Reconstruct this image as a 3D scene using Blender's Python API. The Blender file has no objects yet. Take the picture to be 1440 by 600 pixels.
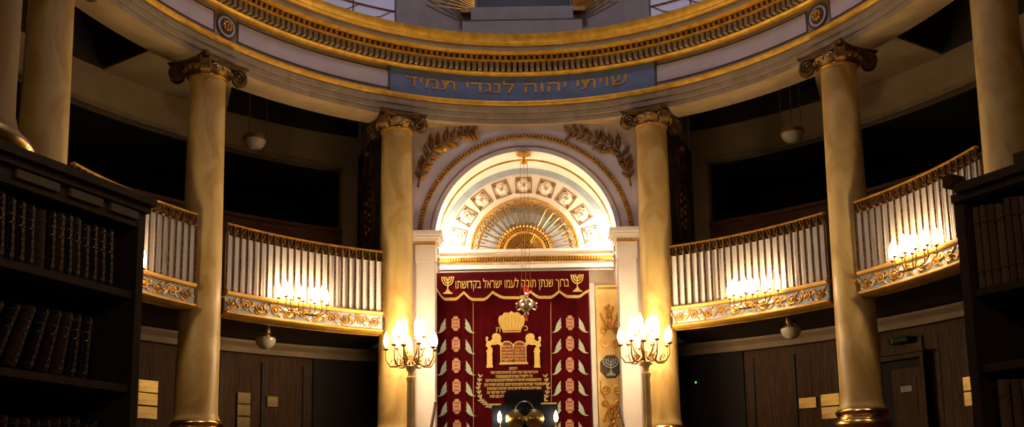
import bpy, math, random
from math import sin, cos, pi, sqrt, atan2, radians
from mathutils import Vector, Matrix
random.seed(7)
sc = bpy.context.scene
COL = sc.collection
EYE = 1.25                      # camera height above the floor, metres

# ------------------------------------------------------------------ camera
FPX, HOR, ROLL, PCX, PCY = 1447.5, 720.7, 0.018, 742.3, 480.0
PIT = math.atan2(HOR - PCY, FPX)
cam = bpy.data.cameras.new('camera'); cam_o = bpy.data.objects.new('camera', cam); COL.objects.link(cam_o)
cam.sensor_fit = 'HORIZONTAL'; cam.sensor_width = 36.0; cam.lens = 36.0 * FPX / 1440.0
cam.shift_x = -(PCX - 720.0) / 1440.0
cam.shift_y = (PCY - 300.0) / 1440.0
cam.clip_start = 0.05
cam_o.matrix_world = (Matrix.Translation((0, 0, EYE)) @ Matrix.Rotation(pi / 2 + PIT, 4, 'X') @ Matrix.Rotation(-ROLL, 4, 'Z'))
sc.camera = cam_o

def at(u, v, Y):
    """world point at depth Y behind photo pixel (u, v)"""
    du, dv = u - PCX, v - PCY
    a = du * cos(ROLL) - dv * sin(ROLL); b = du * sin(ROLL) + dv * cos(ROLL)
    rx, yc = a / FPX, -b / FPX
    ry, rz = cos(PIT) - yc * sin(PIT), sin(PIT) + yc * cos(PIT)
    return Vector((rx * Y / ry, Y, EYE + rz * Y / ry))

# ------------------------------------------------------------------ plan of the oval hall
CY, AX, BF, BN = 9.41, 5.0, 5.61, 6.92
def EL(t, d, z):
    """oval of the column ring, pushed outwards by d; t = 0 faces the ark"""
    c = cos(t); B = BF if c >= 0 else BN
    return Vector(((AX + d) * sin(t), CY + (B + d) * c, z))
def EW(t, d, z):
    """the outer walls: the same oval, deeper behind the camera"""
    c = cos(t); B = BF if c >= 0 else BN + 2.8
    return Vector(((AX + d) * sin(t), CY + (B + d) * c, z))
def inward(t):
    c = cos(t); B = BF if c >= 0 else BN
    v = Vector((-sin(t) / AX, -c / B, 0)); v.normalize(); return v

# ------------------------------------------------------------------ materials
def mat(name, c1, rough=0.5, metal=0.0, c2=None, scale=6.0, detail=4.0, emit=None, estr=0.0, bump=0.0, bscale=40.0, sheen=0.0, spec=0.5, lo=0.35, hi=0.65, stretch=None, distort=0.0):
    m = bpy.data.materials.new(name); m.use_nodes = True
    nt = m.node_tree; b = nt.nodes['Principled BSDF']
    c2 = c2 or tuple(x * 0.82 for x in c1)
    tc = nt.nodes.new('ShaderNodeTexCoord')
    src = tc.outputs['Object']
    if stretch:
        mp = nt.nodes.new('ShaderNodeMapping'); mp.inputs['Scale'].default_value = stretch
        nt.links.new(src, mp.inputs['Vector']); src = mp.outputs['Vector']
    n = nt.nodes.new('ShaderNodeTexNoise'); n.inputs['Scale'].default_value = scale; n.inputs['Detail'].default_value = detail
    n.inputs['Distortion'].default_value = distort
    nt.links.new(src, n.inputs['Vector'])
    r = nt.nodes.new('ShaderNodeValToRGB')
    r.color_ramp.elements[0].position = lo; r.color_ramp.elements[1].position = hi
    r.color_ramp.elements[0].color = (*c1, 1); r.color_ramp.elements[1].color = (*c2, 1)
    nt.links.new(n.outputs['Fac'], r.inputs['Fac']); nt.links.new(r.outputs['Color'], b.inputs['Base Color'])
    b.inputs['Roughness'].default_value = rough; b.inputs['Metallic'].default_value = metal
    b.inputs['Specular IOR Level'].default_value = spec
    if sheen: b.inputs['Sheen Weight'].default_value = sheen; b.inputs['Sheen Roughness'].default_value = 0.4
    if emit:
        b.inputs['Emission Color'].default_value = (*emit, 1); b.inputs['Emission Strength'].default_value = estr
    if bump:
        n2 = nt.nodes.new('ShaderNodeTexNoise'); n2.inputs['Scale'].default_value = bscale; n2.inputs['Detail'].default_value = 3
        nt.links.new(src, n2.inputs['Vector'])
        bp = nt.nodes.new('ShaderNodeBump'); bp.inputs['Strength'].default_value = bump; bp.inputs['Distance'].default_value = 0.02
        nt.links.new(n2.outputs['Fac'], bp.inputs['Height']); nt.links.new(bp.outputs['Normal'], b.inputs['Normal'])
    return m

M = {}
M['marble'] = mat('ochre_marble', (0.59, 0.42, 0.155), 0.42, c2=(0.40, 0.235, 0.055), scale=2.4, detail=8, lo=.38, hi=.64, distort=1.2, stretch=(1, 1, .55))
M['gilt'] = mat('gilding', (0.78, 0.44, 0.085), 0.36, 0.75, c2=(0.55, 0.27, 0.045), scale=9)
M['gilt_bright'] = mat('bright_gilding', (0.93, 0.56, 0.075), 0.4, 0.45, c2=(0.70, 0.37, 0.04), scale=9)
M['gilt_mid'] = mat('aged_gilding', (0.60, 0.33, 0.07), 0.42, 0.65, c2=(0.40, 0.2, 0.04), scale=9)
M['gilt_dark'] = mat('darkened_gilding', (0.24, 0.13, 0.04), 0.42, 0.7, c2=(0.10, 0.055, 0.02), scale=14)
M['gilt_dull'] = mat('tarnished_gilding', (0.36, 0.19, 0.05), 0.45, 0.7, c2=(0.2, 0.1, 0.03), scale=14)
M['gilt_paint'] = mat('gold_paint', (0.62, 0.35, 0.055), 0.5, 0.3, c2=(0.5, 0.25, 0.035), scale=5)
M['pole_gold'] = mat('pale_gold_paint', (0.70, 0.50, 0.22), 0.45, 0.15, c2=(0.55, 0.37, 0.14), scale=7)
M['panel_gold'] = mat('bright_gold_leaf', (0.82, 0.56, 0.19), 0.5, 0.2, c2=(0.70, 0.44, 0.12), scale=7)
M['panel_relief'] = mat('pale_gold_leaf', (0.88, 0.66, 0.30), 0.45, 0.2, scale=7)
M['brass'] = mat('polished_brass', (0.83, 0.56, 0.2), 0.24, 1.0, c2=(0.7, 0.42, 0.12), scale=8)
M['silver'] = mat('silver_gilt', (0.8, 0.72, 0.58), 0.25, 1.0, scale=8)
M['white'] = mat('white_plaster', (0.80, 0.74, 0.68), 0.6, c2=(0.74, 0.67, 0.61), scale=3)
M['lilac'] = mat('lilac_plaster', (0.60, 0.52, 0.55), 0.65, c2=(0.53, 0.46, 0.49), scale=3)
M['ochre_plaster'] = mat('ochre_plaster', (0.50, 0.36, 0.19), 0.6, c2=(0.40, 0.28, 0.14), scale=2.2, distort=1.0)
M['stone_band'] = mat('grey_ochre_stone', (0.345, 0.265, 0.165), 0.6, c2=(0.265, 0.19, 0.105), scale=4, distort=1.0)
M['taupe'] = mat('taupe_plaster', (0.46, 0.35, 0.20), 0.75, c2=(0.40, 0.30, 0.17), scale=2)
M['dim_taupe'] = mat('brown_cornice_paint', (0.22, 0.155, 0.085), 0.7, c2=(0.18, 0.125, 0.07), scale=2)
M['line'] = mat('brown_line_paint', (0.10, 0.065, 0.05), 0.6)
M['blue'] = mat('blue_panel_paint', (0.15, 0.225, 0.39), 0.6, c2=(0.12, 0.18, 0.32), scale=5)
M['pale_blue'] = mat('pale_blue_paint', (0.28, 0.345, 0.47), 0.7, c2=(0.24, 0.30, 0.41), scale=6)
M['pewter'] = mat('blue_grey_paint', (0.33, 0.40, 0.50), 0.85, spec=.1, c2=(0.28, 0.34, 0.43), scale=6)
M['grey_stone'] = mat('grey_stone', (0.40, 0.37, 0.37), 0.75, c2=(0.345, 0.32, 0.32), scale=4)
M['wood'] = mat('dark_walnut', (0.075, 0.034, 0.015), 0.6, c2=(0.034, 0.015, 0.007), scale=5, detail=6, stretch=(6, 6, .5), distort=.8, spec=.12)
M['wood_dark'] = mat('blackened_oak', (0.040, 0.025, 0.017), 0.5, c2=(0.022, 0.014, 0.010), scale=6, stretch=(6, 6, .6), spec=.12)
M['case_wood'] = mat('bookcase_oak', (0.13, 0.085, 0.052), 0.5, c2=(0.08, 0.052, 0.032), scale=6, stretch=(6, 6, .6))
M['calf'] = mat('calf_leather', (0.50, 0.33, 0.20), 0.5, c2=(0.30, 0.19, 0.11), scale=26, bump=.3)
M['calf_dark'] = mat('dark_calf_leather', (0.36, 0.22, 0.14), 0.5, c2=(0.20, 0.115, 0.07), scale=26, bump=.3)
M['wood_red'] = mat('reddish_wood', (0.17, 0.062, 0.03), 0.45, c2=(0.10, 0.036, 0.018), scale=6, stretch=(.6, .6, 5))
M['recess'] = mat('recess_shade', (0.013, 0.010, 0.008), 0.9)  # near-black colour puts the shade of deep recesses into the surface
M['coffer_dark'] = mat('coffer_shade', (0.045, 0.035, 0.022), 0.85)  # dark tone stands in for shade on coffers, beam sides and scroll boards
M['floor'] = mat('brown_floor', (0.13, 0.085, 0.05), 0.5, c2=(0.09, 0.06, 0.035), scale=3)
M['velvet'] = mat('crimson_velvet', (0.078, 0.001, 0.0035), 0.9, c2=(0.054, 0.0007, 0.0025), scale=4, spec=.08)
M['gold_thread'] = mat('gold_thread', (0.84, 0.60, 0.17), 0.5, 0.15, c2=(0.70, 0.46, 0.10), scale=60, bump=.4, bscale=150)
M['olive_thread'] = mat('olive_gold_thread', (0.52, 0.44, 0.20), 0.6, c2=(.42, .36, .16), scale=50)
M['pink_thread'] = mat('pink_gold_thread', (0.58, 0.31, 0.17), 0.6, 0.1, c2=(0.46, 0.22, 0.12), scale=50)
M['red_thread'] = mat('rust_thread', (0.30, 0.05, 0.03), 0.7)
M['dove'] = mat('pale_green_thread', (0.47, 0.52, 0.40), 0.7, c2=(0.40, 0.46, 0.34), scale=50)
M['black_paint'] = mat('black_paint', (0.012, 0.012, 0.014), 0.45)
M['navy'] = mat('dark_blue_cloth', (0.009, 0.012, 0.02), 0.8, spec=.15)
M['opal'] = mat('opal_glass', (0.52, 0.45, 0.36), 0.14, c2=(0.48, 0.42, 0.33), scale=2)
M['bulb'] = mat('lit_candle_bulb', (1, .85, .6), 0.4, emit=(1.0, 0.74, 0.42), estr=60)
M['candle'] = mat('candle_sleeve', (0.85, 0.75, 0.55), 0.5, emit=(1, .6, .25), estr=.6)
M['ruby'] = mat('ruby_glass', (0.45, 0.02, 0.02), 0.15, emit=(1, .08, .04), estr=.03)
M['pages'] = mat('book_pages', (0.30, 0.25, 0.18), 0.8, stretch=(60, 1, 1), scale=6)
M['leather_black'] = mat('black_leather', (0.022, 0.017, 0.014), 0.42, c2=(0.012, 0.010, 0.009), scale=30, bump=.3)
M['leather_brown'] = mat('brown_leather', (0.19, 0.10, 0.055), 0.5, c2=(0.10, 0.052, 0.03), scale=26, bump=.3)
M['leather_red'] = mat('oxblood_leather', (0.10, 0.033, 0.024), 0.48, c2=(0.05, 0.018, 0.013), scale=26, bump=.3)
M['leather_green'] = mat('olive_leather', (0.055, 0.055, 0.030), 0.5, c2=(0.03, 0.03, 0.018), scale=26, bump=.3)
M['fret'] = mat('dark_bronze_gilding', (0.26, 0.14, 0.045), 0.38, 0.85, c2=(0.06, 0.03, 0.012), scale=30)
M['foil_glint'] = mat('worn_foil_and_glint', (0.50, 0.42, 0.30), 0.36, 0.6, c2=(0.06, 0.045, 0.035), scale=16, lo=.40, hi=.56, stretch=(.6, 1, 1.6))  # foil of the spine bands, also used for the painted spine highlight
M['plate_shaded'] = mat('shaded_brass_plaque', (0.17, 0.11, 0.035), 0.5, 0.6, c2=(0.10, 0.062, 0.02), scale=3)  # darker copy of the plaque brass for plaques that catch less light
M['plate'] = mat('brass_plaque', (0.33, 0.225, 0.07), 0.42, 0.7, c2=(0.23, 0.15, 0.04), scale=3, stretch=(1, 1, 6))
M['strip'] = mat('grey_card_strip', (0.42, 0.34, 0.24), 0.6)
M['sign_green'] = mat('dark_green_sign', (0.010, 0.022, 0.012), 0.8, spec=.05)
M['sign_pale'] = mat('pale_sign_paint', (0.10, 0.14, 0.07), 0.7, spec=.1)
M['sign_grey'] = mat('grey_sign_paint', (0.34, 0.34, 0.29), 0.5)
M['green_led'] = mat('green_indicator', (.1, .5, .1), .3, emit=(.3, 1, .25), estr=1.2)
M['glass_day'] = mat('frosted_window_glass', (0.30, 0.28, 0.34), 0.5, c2=(.27, .25, .31), scale=2, emit=(0.55, 0.50, 0.68), estr=0.42)

# ------------------------------------------------------------------ mesh helper
def frame(o, x, y, z):
    return Matrix(((x[0], y[0], z[0], o[0]), (x[1], y[1], z[1], o[1]), (x[2], y[2], z[2], o[2]), (0, 0, 0, 1)))
def ringframe(t, d, z, fn=EL):
    """local x along the wall (rightwards seen from the hall), y into the wall, z up"""
    n = inward(t); y = -n; zz = Vector((0, 0, 1)); x = y.cross(zz)
    return frame(fn(t, d, z), x, y, zz)

class MB:
    def __init__(s): s.v = []; s.f = []
    def add(s, vs, fs, mtx=None):
        b = len(s.v)
        s.v.extend([(mtx @ Vector(p)) if mtx else Vector(p) for p in vs]); s.f.extend([tuple(b + i for i in f) for f in fs]); return s
    def box(s, c, size, mtx=None, taper=1.0):
        x, y, z = c; a, b, h = size[0] / 2, size[1] / 2, size[2] / 2
        vs = [(x - a, y - b, z - h), (x + a, y - b, z - h), (x + a, y + b, z - h), (x - a, y + b, z - h)]
        a *= taper; b *= taper
        vs += [(x - a, y - b, z + h), (x + a, y - b, z + h), (x + a, y + b, z + h), (x - a, y + b, z + h)]
        return s.add(vs, [(0, 3, 2, 1), (4, 5, 6, 7), (0, 1, 5, 4), (1, 2, 6, 5), (2, 3, 7, 6), (3, 0, 4, 7)], mtx)
    def lathe(s, prof, o=(0, 0, 0), n=24, mtx=None, a0=0, a1=2 * pi):
        full = abs(a1 - a0 - 2 * pi) < 1e-6; k = n if full else n + 1
        vs = []
        for r, z in prof:
            for i in range(k):
                a = a0 + (a1 - a0) * i / n; vs.append((o[0] + r * cos(a), o[1] + r * sin(a), o[2] + z))
        fs = []
        for j in range(len(prof) - 1):
            for i in range(n):
                i2 = (i + 1) % k
                fs.append((j * k + i, j * k + i2, (j + 1) * k + i2, (j + 1) * k + i))
        if full:
            if prof[0][0] > 1e-5: fs.append(tuple(range(k))[::-1])
            if prof[-1][0] > 1e-5: fs.append(tuple((len(prof) - 1) * k + i for i in range(k)))
        return s.add(vs, fs, mtx)
    def tube(s, pts, r, n=6, mtx=None, closed=False):
        pts = [Vector(p) for p in pts]; N = len(pts)
        rs = r if isinstance(r, (list, tuple)) else [r] * N
        vs = []; up = None
        for i, p in enumerate(pts):
            if closed: t = pts[(i + 1) % N] - pts[i - 1]
            else: t = pts[min(i + 1, N - 1)] - pts[max(i - 1, 0)]
            if t.length < 1e-9: t = Vector((0, 0, 1))
            t.normalize()
            if up is None: up = Vector((0, 0, 1)) if abs(t.z) < .9 else Vector((1, 0, 0))
            a = t.cross(up)
            if a.length < 1e-4: a = t.cross(Vector((0, 1, 0)))
            a.normalize(); b = a.cross(t); up = b
            for k in range(n):
                an = 2 * pi * k / n; vs.append(p + a * (rs[i] * cos(an)) + b * (rs[i] * sin(an)))
        fs = []
        for i in range(N if closed else N - 1):
            j = (i + 1) % N
            for k in range(n): fs.append((i * n + k, i * n + (k + 1) % n, j * n + (k + 1) % n, j * n + k))
        if not closed: fs += [tuple(range(n))[::-1], tuple((N - 1) * n + k for k in range(n))]
        return s.add(vs, fs, mtx)
    def ball(s, c, r, mtx=None, n=10, m=6, sz=1.0):
        prof = [(max(1e-6, r * sin(pi * i / m)), -r * sz * cos(pi * i / m)) for i in range(m + 1)]
        return s.lathe(prof, c, n, mtx)
    def prism(s, poly, h, mtx=None, z0=0.0, bevel=0.0):
        """2-D outline in local x,z; thickness h towards -y (towards the viewer of a wall)"""
        n = len(poly); cx = sum(p[0] for p in poly) / n; cz = sum(p[1] for p in poly) / n
        k = 1 - bevel
        vs = [(x, z0, z) for x, z in poly] + [(cx + (x - cx) * k, z0 - h, cz + (z - cz) * k) for x, z in poly]
        fs = [tuple(range(n)), tuple(range(2 * n - 1, n - 1, -1))]
        fs += [(i, (i + 1) % n, n + (i + 1) % n, n + i) for i in range(n)]
        return s.add(vs, fs, mtx)
    def sweep(s, prof, t0, t1, n, fn=EL, closed=True, caps=True):
        """profile of (d, z) swept along the oval"""
        k = len(prof); vs = []
        for i in range(n + 1):
            t = t0 + (t1 - t0) * i / n
            for d, z in prof: vs.append(fn(t, d, z))
        fs = []
        kk = k if closed else k - 1
        for i in range(n):
            for j in range(kk):
                j2 = (j + 1) % k
                fs.append((i * k + j, i * k + j2, (i + 1) * k + j2, (i + 1) * k + j))
        if closed and caps and abs(abs(t1 - t0) - 2 * pi) > 1e-6: fs += [tuple(range(k)), tuple(n * k + j for j in range(k))[::-1]]
        return s.add(vs, fs)
    def quad(s, a, b, c, d): return s.add([a, b, c, d], [(0, 1, 2, 3)])
    def build(s, name, m, parent=None, world=False, ang=35, flat=False):
        me = bpy.data.meshes.new(name)
        off = Vector((0, 0, 0))
        if parent is not None and world:
            p = parent
            while p is not None: off += p.location; p = p.parent
        me.from_pydata([tuple(v - off) for v in s.v], [], s.f); me.update()
        import bmesh
        bm = bmesh.new(); bm.from_mesh(me); bmesh.ops.recalc_face_normals(bm, faces=bm.faces); bm.to_mesh(me); bm.free()
        if not flat:
            me.shade_smooth(); me.set_sharp_from_angle(angle=radians(ang))
        o = bpy.data.objects.new(name, me); COL.objects.link(o); o.data.materials.append(m if not isinstance(m, str) else M[m])
        if parent is not None: o.parent = parent
        return o

def tag(o, label=None, cat=None, group=None, kind=None):
    if label: o['label'] = label
    if cat: o['category'] = cat
    if group: o['group'] = group
    if kind: o['kind'] = kind
    return o
def thing(name, label, cat, loc=(0, 0, 0), rz=0.0, group=None):
    o = bpy.data.objects.new(name, None); COL.objects.link(o); o.empty_display_size = .1
    o.location = loc; o.rotation_euler = (0, 0, rz)
    return tag(o, label, cat, group)
def struct(o): o['kind'] = 'structure'; return o
def copy_tree(o, parent=None):
    c = o.copy(); COL.objects.link(c); c.parent = parent
    for ch in list(o.children): copy_tree(ch, c)
    return c
def light(name, loc, power, color=(1, .70, .40), radius=.06):
    l = bpy.data.lights.new(name, 'POINT'); l.energy = power; l.color = color; l.shadow_soft_size = radius
    o = bpy.data.objects.new(name, l); COL.objects.link(o); o.location = loc; return o
def text_mesh(body, size):
    cu = bpy.data.curves.new('lettering', 'FONT'); cu.body = body; cu.size = size; cu.extrude = size * .06
    cu.align_x = 'CENTER'; cu.resolution_u = 3
    o = bpy.data.objects.new('lettering', cu); COL.objects.link(o)
    dg = bpy.context.evaluated_depsgraph_get(); me = bpy.data.meshes.new_from_object(o.evaluated_get(dg))
    vs = [tuple(v.co) for v in me.vertices]; me.calc_loop_triangles(); fs = [tuple(t.vertices) for t in me.loop_triangles]
    bpy.data.objects.remove(o); bpy.data.meshes.remove(me)
    if not vs: return [], []
    xs = [v[0] for v in vs]; cx = (min(xs) + max(xs)) / 2
    return [(v[0] - cx, v[1], v[2]) for v in vs], fs
def letters(vs, fs):
    """the lettering cut into single letters: faces grouped where their x spans overlap"""
    par = list(range(len(vs)))
    def find(i):
        while par[i] != i: par[i] = par[par[i]]; i = par[i]
        return i
    for f in fs:
        for i in f[1:]: par[find(i)] = find(f[0])
    isl = {}
    for i in range(len(vs)): isl.setdefault(find(i), []).append(i)
    sp_ = sorted((min(vs[i][0] for i in q), max(vs[i][0] for i in q), q) for q in isl.values())
    groups = []
    for lo, hi, q in sp_:
        if groups and lo < groups[-1][1] - .003: groups[-1][1] = max(hi, groups[-1][1]); groups[-1][2] += q
        else: groups.append([lo, hi, list(q)])
    out = []
    for lo, hi, q in groups:
        ix = {v: k for k, v in enumerate(q)}
        P = [vs[i] for i in q]; x0, x1 = min(p[0] for p in P), max(p[0] for p in P); y0, y1 = min(p[1] for p in P), max(p[1] for p in P); z0, z1 = min(p[2] for p in P), max(p[2] for p in P)
        fill = sum(abs((P[ix[f[1]]][0] - P[ix[f[0]]][0]) * (P[ix[f[2]]][1] - P[ix[f[0]]][1]) - (P[ix[f[2]]][0] - P[ix[f[0]]][0]) * (P[ix[f[1]]][1] - P[ix[f[0]]][1])) / 2 for f in fs if f[0] in ix) / 2 / ((x1 - x0) * (y1 - y0))
        if len(q) <= 40 and fill > .9 and (x1 - x0) > .55 * (y1 - y0):     # dalet: a bar over a stem
            w, h = x1 - x0, y1 - y0; g = MB()
            g.box(((x0 + x1) / 2, y1 - h * .085, (z0 + z1) / 2), (w, h * .17, z1 - z0)); g.box((x1 - w * .25, (y0 + y1) / 2 - h * .085, (z0 + z1) / 2), (w * .17, h * .83, z1 - z0))
            out.append(([tuple(v) for v in g.v], g.f)); continue
        out.append(([vs[i] for i in q], [tuple(ix[i] for i in f) for f in fs if f[0] in ix]))
    return out
def arc(cx, cz, r, a0, a1, n):
    return [(cx + r * cos(a0 + (a1 - a0) * i / n), cz + r * sin(a0 + (a1 - a0) * i / n)) for i in range(n + 1)]

# ================================================================== SETTING
TC3, TC2, TC1 = .387, .955, 1.437
fl = MB(); N = 72
fl.add([EW(2 * pi * i / N, 2.2, 0) for i in range(N)], [tuple(range(N))]); struct(fl.build('floor', 'floor'))

# lower wall: dark panelling under the gallery
lw = MB().sweep([(1.5, 0), (1.5, 3.85), (1.62, 3.85), (1.62, 0)], .30, 2 * pi - .30, 150, EW)
lwo = struct(lw.build('wall_lower', 'wood'))
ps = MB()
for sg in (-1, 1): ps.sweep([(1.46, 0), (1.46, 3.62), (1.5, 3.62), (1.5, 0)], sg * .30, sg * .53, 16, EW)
ps.build('shade_screen', 'recess', lwo)  # added dark sheet that paints the shade on the panelling near the ark
seams = MB()
t = .55
while t < 1.75:
    for sg in (-1, 1):
        fr = ringframe(sg * t, 1.5, 0)
        seams.box((0, -.012, 2.45), (.05, .03, 2.1), fr); seams.box((.26, -.004, 2.45), (.012, .012, 2.1), fr)
    t += .098
seams.build('panel_batten', 'wood_dark', lwo)
MB().sweep([(1.46, 2.0), (1.46, 2.08), (1.5, 2.08), (1.5, 2.0)], .32, 1.9, 40).build('panel_rail', 'wood_dark', lwo)
tb = MB()
for sg in (-1, 1):
    tb.sweep([(1.38, 3.62), (1.38, 3.70), (1.33, 3.76), (1.33, 3.80), (1.5, 3.80), (1.5, 3.62)], sg * .33, sg * 2.2, 60)
struct(tb.build('trim_1', 'dim_taupe'))

# gallery slab (floor above, dark soffit below)
for nm, a, b in (('floor_gallery', .40, 2.72),):
    gs = MB()
    for sg in (-1, 1): gs.sweep([(-.10, 3.815), (-.10, 4.03), (2.1, 4.03), (2.1, 3.815)], sg * a, sg * b, 70)
    struct(gs.build(nm, 'wood_dark'))
# outer gallery wall with the long dark opening
uw = MB()
for sg in (-1, 1):
    uw.sweep([(2.0, 6.92), (2.0, 8.25), (2.25, 8.25), (2.25, 6.92)], sg * .404, sg * pi, 80, EW)
    uw.sweep([(2.0, 4.03), (2.0, 6.92), (2.25, 6.92), (2.25, 4.03)], sg * .404, sg * .444, 4, EW)
uwo = struct(uw.build('wall_upper', 'taupe'))
lip = MB()
for sg in (-1, 1): lip.sweep([(1.97, 6.88), (1.97, 6.95), (2.06, 6.95), (2.06, 6.88)], sg * .44, sg * 2.0, 60, EW)
lip.build('opening_moulding', 'stone_band', uwo)
dd = MB()
for sg in (-1, 1): dd.sweep([(1.98, 4.03), (1.98, 5.80), (1.94, 5.82), (1.94, 5.87), (2.2, 5.87), (2.2, 4.03)], sg * .444, sg * pi, 80, EW)
struct(dd.build('wall_dado', 'wood_red'))
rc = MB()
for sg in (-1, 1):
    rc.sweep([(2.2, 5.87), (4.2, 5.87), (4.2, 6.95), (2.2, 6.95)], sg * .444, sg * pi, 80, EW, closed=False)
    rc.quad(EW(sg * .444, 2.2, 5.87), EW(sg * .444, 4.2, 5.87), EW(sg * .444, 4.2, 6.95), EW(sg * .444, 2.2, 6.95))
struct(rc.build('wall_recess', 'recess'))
# gallery ceiling: dark coffers between broad beams
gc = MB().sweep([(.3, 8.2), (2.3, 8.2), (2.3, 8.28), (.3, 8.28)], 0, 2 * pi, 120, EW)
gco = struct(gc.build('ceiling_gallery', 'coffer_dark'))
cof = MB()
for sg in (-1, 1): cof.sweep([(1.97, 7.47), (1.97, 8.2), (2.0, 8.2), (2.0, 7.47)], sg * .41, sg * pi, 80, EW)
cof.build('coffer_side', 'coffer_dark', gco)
bm_ = MB(); bs_ = MB()
for sg in (-1, 1):
    for (i0, i1, o0, o1) in ((.84, 1.0, .718, .996), (1.34, 1.50, 1.30, 1.48), (1.9, 2.1, 1.9, 2.1)):
        K = 6
        for k in range(K):
            a, b = k / K, (k + 1) / K
            P = [EW(sg * (i0 + (i1 - i0) * a), .3, 0), EW(sg * (i0 + (i1 - i0) * b), .3, 0), EW(sg * (o0 + (o1 - o0) * b), 2.0, 0), EW(sg * (o0 + (o1 - o0) * a), 2.0, 0)]
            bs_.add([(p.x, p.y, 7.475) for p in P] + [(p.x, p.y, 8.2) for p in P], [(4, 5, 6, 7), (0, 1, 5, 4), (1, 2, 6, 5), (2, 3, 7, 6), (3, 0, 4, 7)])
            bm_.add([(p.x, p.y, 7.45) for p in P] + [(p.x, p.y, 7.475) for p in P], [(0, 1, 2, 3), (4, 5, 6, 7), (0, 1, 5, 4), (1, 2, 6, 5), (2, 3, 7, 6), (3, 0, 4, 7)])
bm_.build('ceiling_beam', 'taupe', gco, flat=True); bs_.build('beam_side', 'coffer_dark', gco, flat=True)  # beam sides coloured dark as painted shade, undersides keep the plaster tone

# ---- ring entablature
NR = 180
ar = MB().sweep([(.33, 7.08), (-.14, 7.08), (-.14, 7.155), (-.16, 7.16), (-.16, 7.245), (-.18, 7.25), (-.18, 7.34), (-.13, 7.36), (-.13, 7.84), (.33, 8.3)], 0, 2 * pi, NR)
aro = struct(ar.build('trim_2', 'stone_band', ang=20))
so = MB().sweep([(-.135, 7.077), (.325, 7.077)], 0, 2 * pi, NR, closed=False); so.build('soffit_panel', 'ochre_plaster', aro)
gm = MB().sweep([(-.18, 7.345), (-.215, 7.36), (-.225, 7.385), (-.215, 7.41), (-.19, 7.42), (-.165, 7.435), (-.13, 7.44)], 0, 2 * pi, NR, closed=False)
gm.build('gilt_moulding', 'gilt_bright', aro)
# frieze fields between medallions
fz = MB(); fl_ = MB()
for sg in (-1, 1):
    for a, b in ((.420, .893), (.968, 1.50), (1.58, 2.4)):
        fz.sweep([(-.134, 7.50), (-.138, 7.503), (-.138, 7.757), (-.134, 7.76)], sg * a, sg * b, 40)
        for z0, z1 in ((7.482, 7.50), (7.76, 7.778)): fl_.sweep([(-.131, z0), (-.139, z0), (-.139, z1), (-.131, z1)], sg * a, sg * b, 40)
        for e in (a, b):
            if e > .5: fl_.sweep([(-.131, 7.482), (-.141, 7.482), (-.141, 7.778), (-.131, 7.778)], sg * (e - .002), sg * (e + .002), 1)
fz.build('frieze_field', 'lilac', aro); fl_.build('frieze_outline', 'line', aro)
# cornice
cn = MB().sweep([(-.12, 7.83), (-.20, 8.0), (-.20, 8.02), (-.30, 8.085), (-.49, 8.095), (-.50, 8.10), (-.50, 8.165), (.3, 8.30), (.3, 7.83)], 0, 2 * pi, NR)
cno = struct(cn.build('trim_3', 'stone_band', ang=20))
g2 = MB()
for prof in ([(-.13, 7.832), (-.17, 7.832), (-.20, 7.845), (-.225, 7.862), (-.225, 7.878), (-.19, 7.882)],
             [(-.19, 8.0), (-.335, 8.0), (-.335, 8.018), (-.19, 8.022)],
             [(-.34, 8.086), (-.39, 8.075), (-.43, 8.088), (-.47, 8.092)],
             [(-.49, 8.16), (-.53, 8.165), (-.55, 8.19), (-.55, 8.205), (-.575, 8.23), (-.60, 8.27), (-.605, 8.305), (-.55, 8.315), (.1, 8.33)]):
    g2.sweep(prof, 0, 2 * pi, NR, closed=False)
g2.build('gilt_moulding', 'gilt_bright', cno)
def along(t0, t1, step, d):
    out = []; t = t0
    while t < t1:
        out.append(t); p = EL(t, d, 0); q = EL(t + .001, d, 0); t += step * .001 / max((q - p).length, 1e-6)
    return out
dn = MB(); be = MB()
for t in along(-1.75, 1.75, .088, -.28):
    dn.box((0, .04, 7.94), (.052, .09, .115), ringframe(t, -.30, 0))
    fr = ringframe(t + .008, -.345, 8.05)
    be.add([(-.03, .03, -.03), (.03, .03, -.03), (.03, .03, .03), (-.03, .03, .03), (-.02, -.012, -.026), (.02, -.012, -.026), (.02, -.022, .02), (-.02, -.022, .02)],
           [(0, 1, 5, 4), (1, 2, 6, 5), (2, 3, 7, 6), (3, 0, 4, 7), (4, 5, 6, 7)], fr)
dn.build('dentil_course', 'stone_band', cno, flat=True); be.build('egg_course', 'gilt_mid', cno)

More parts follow.
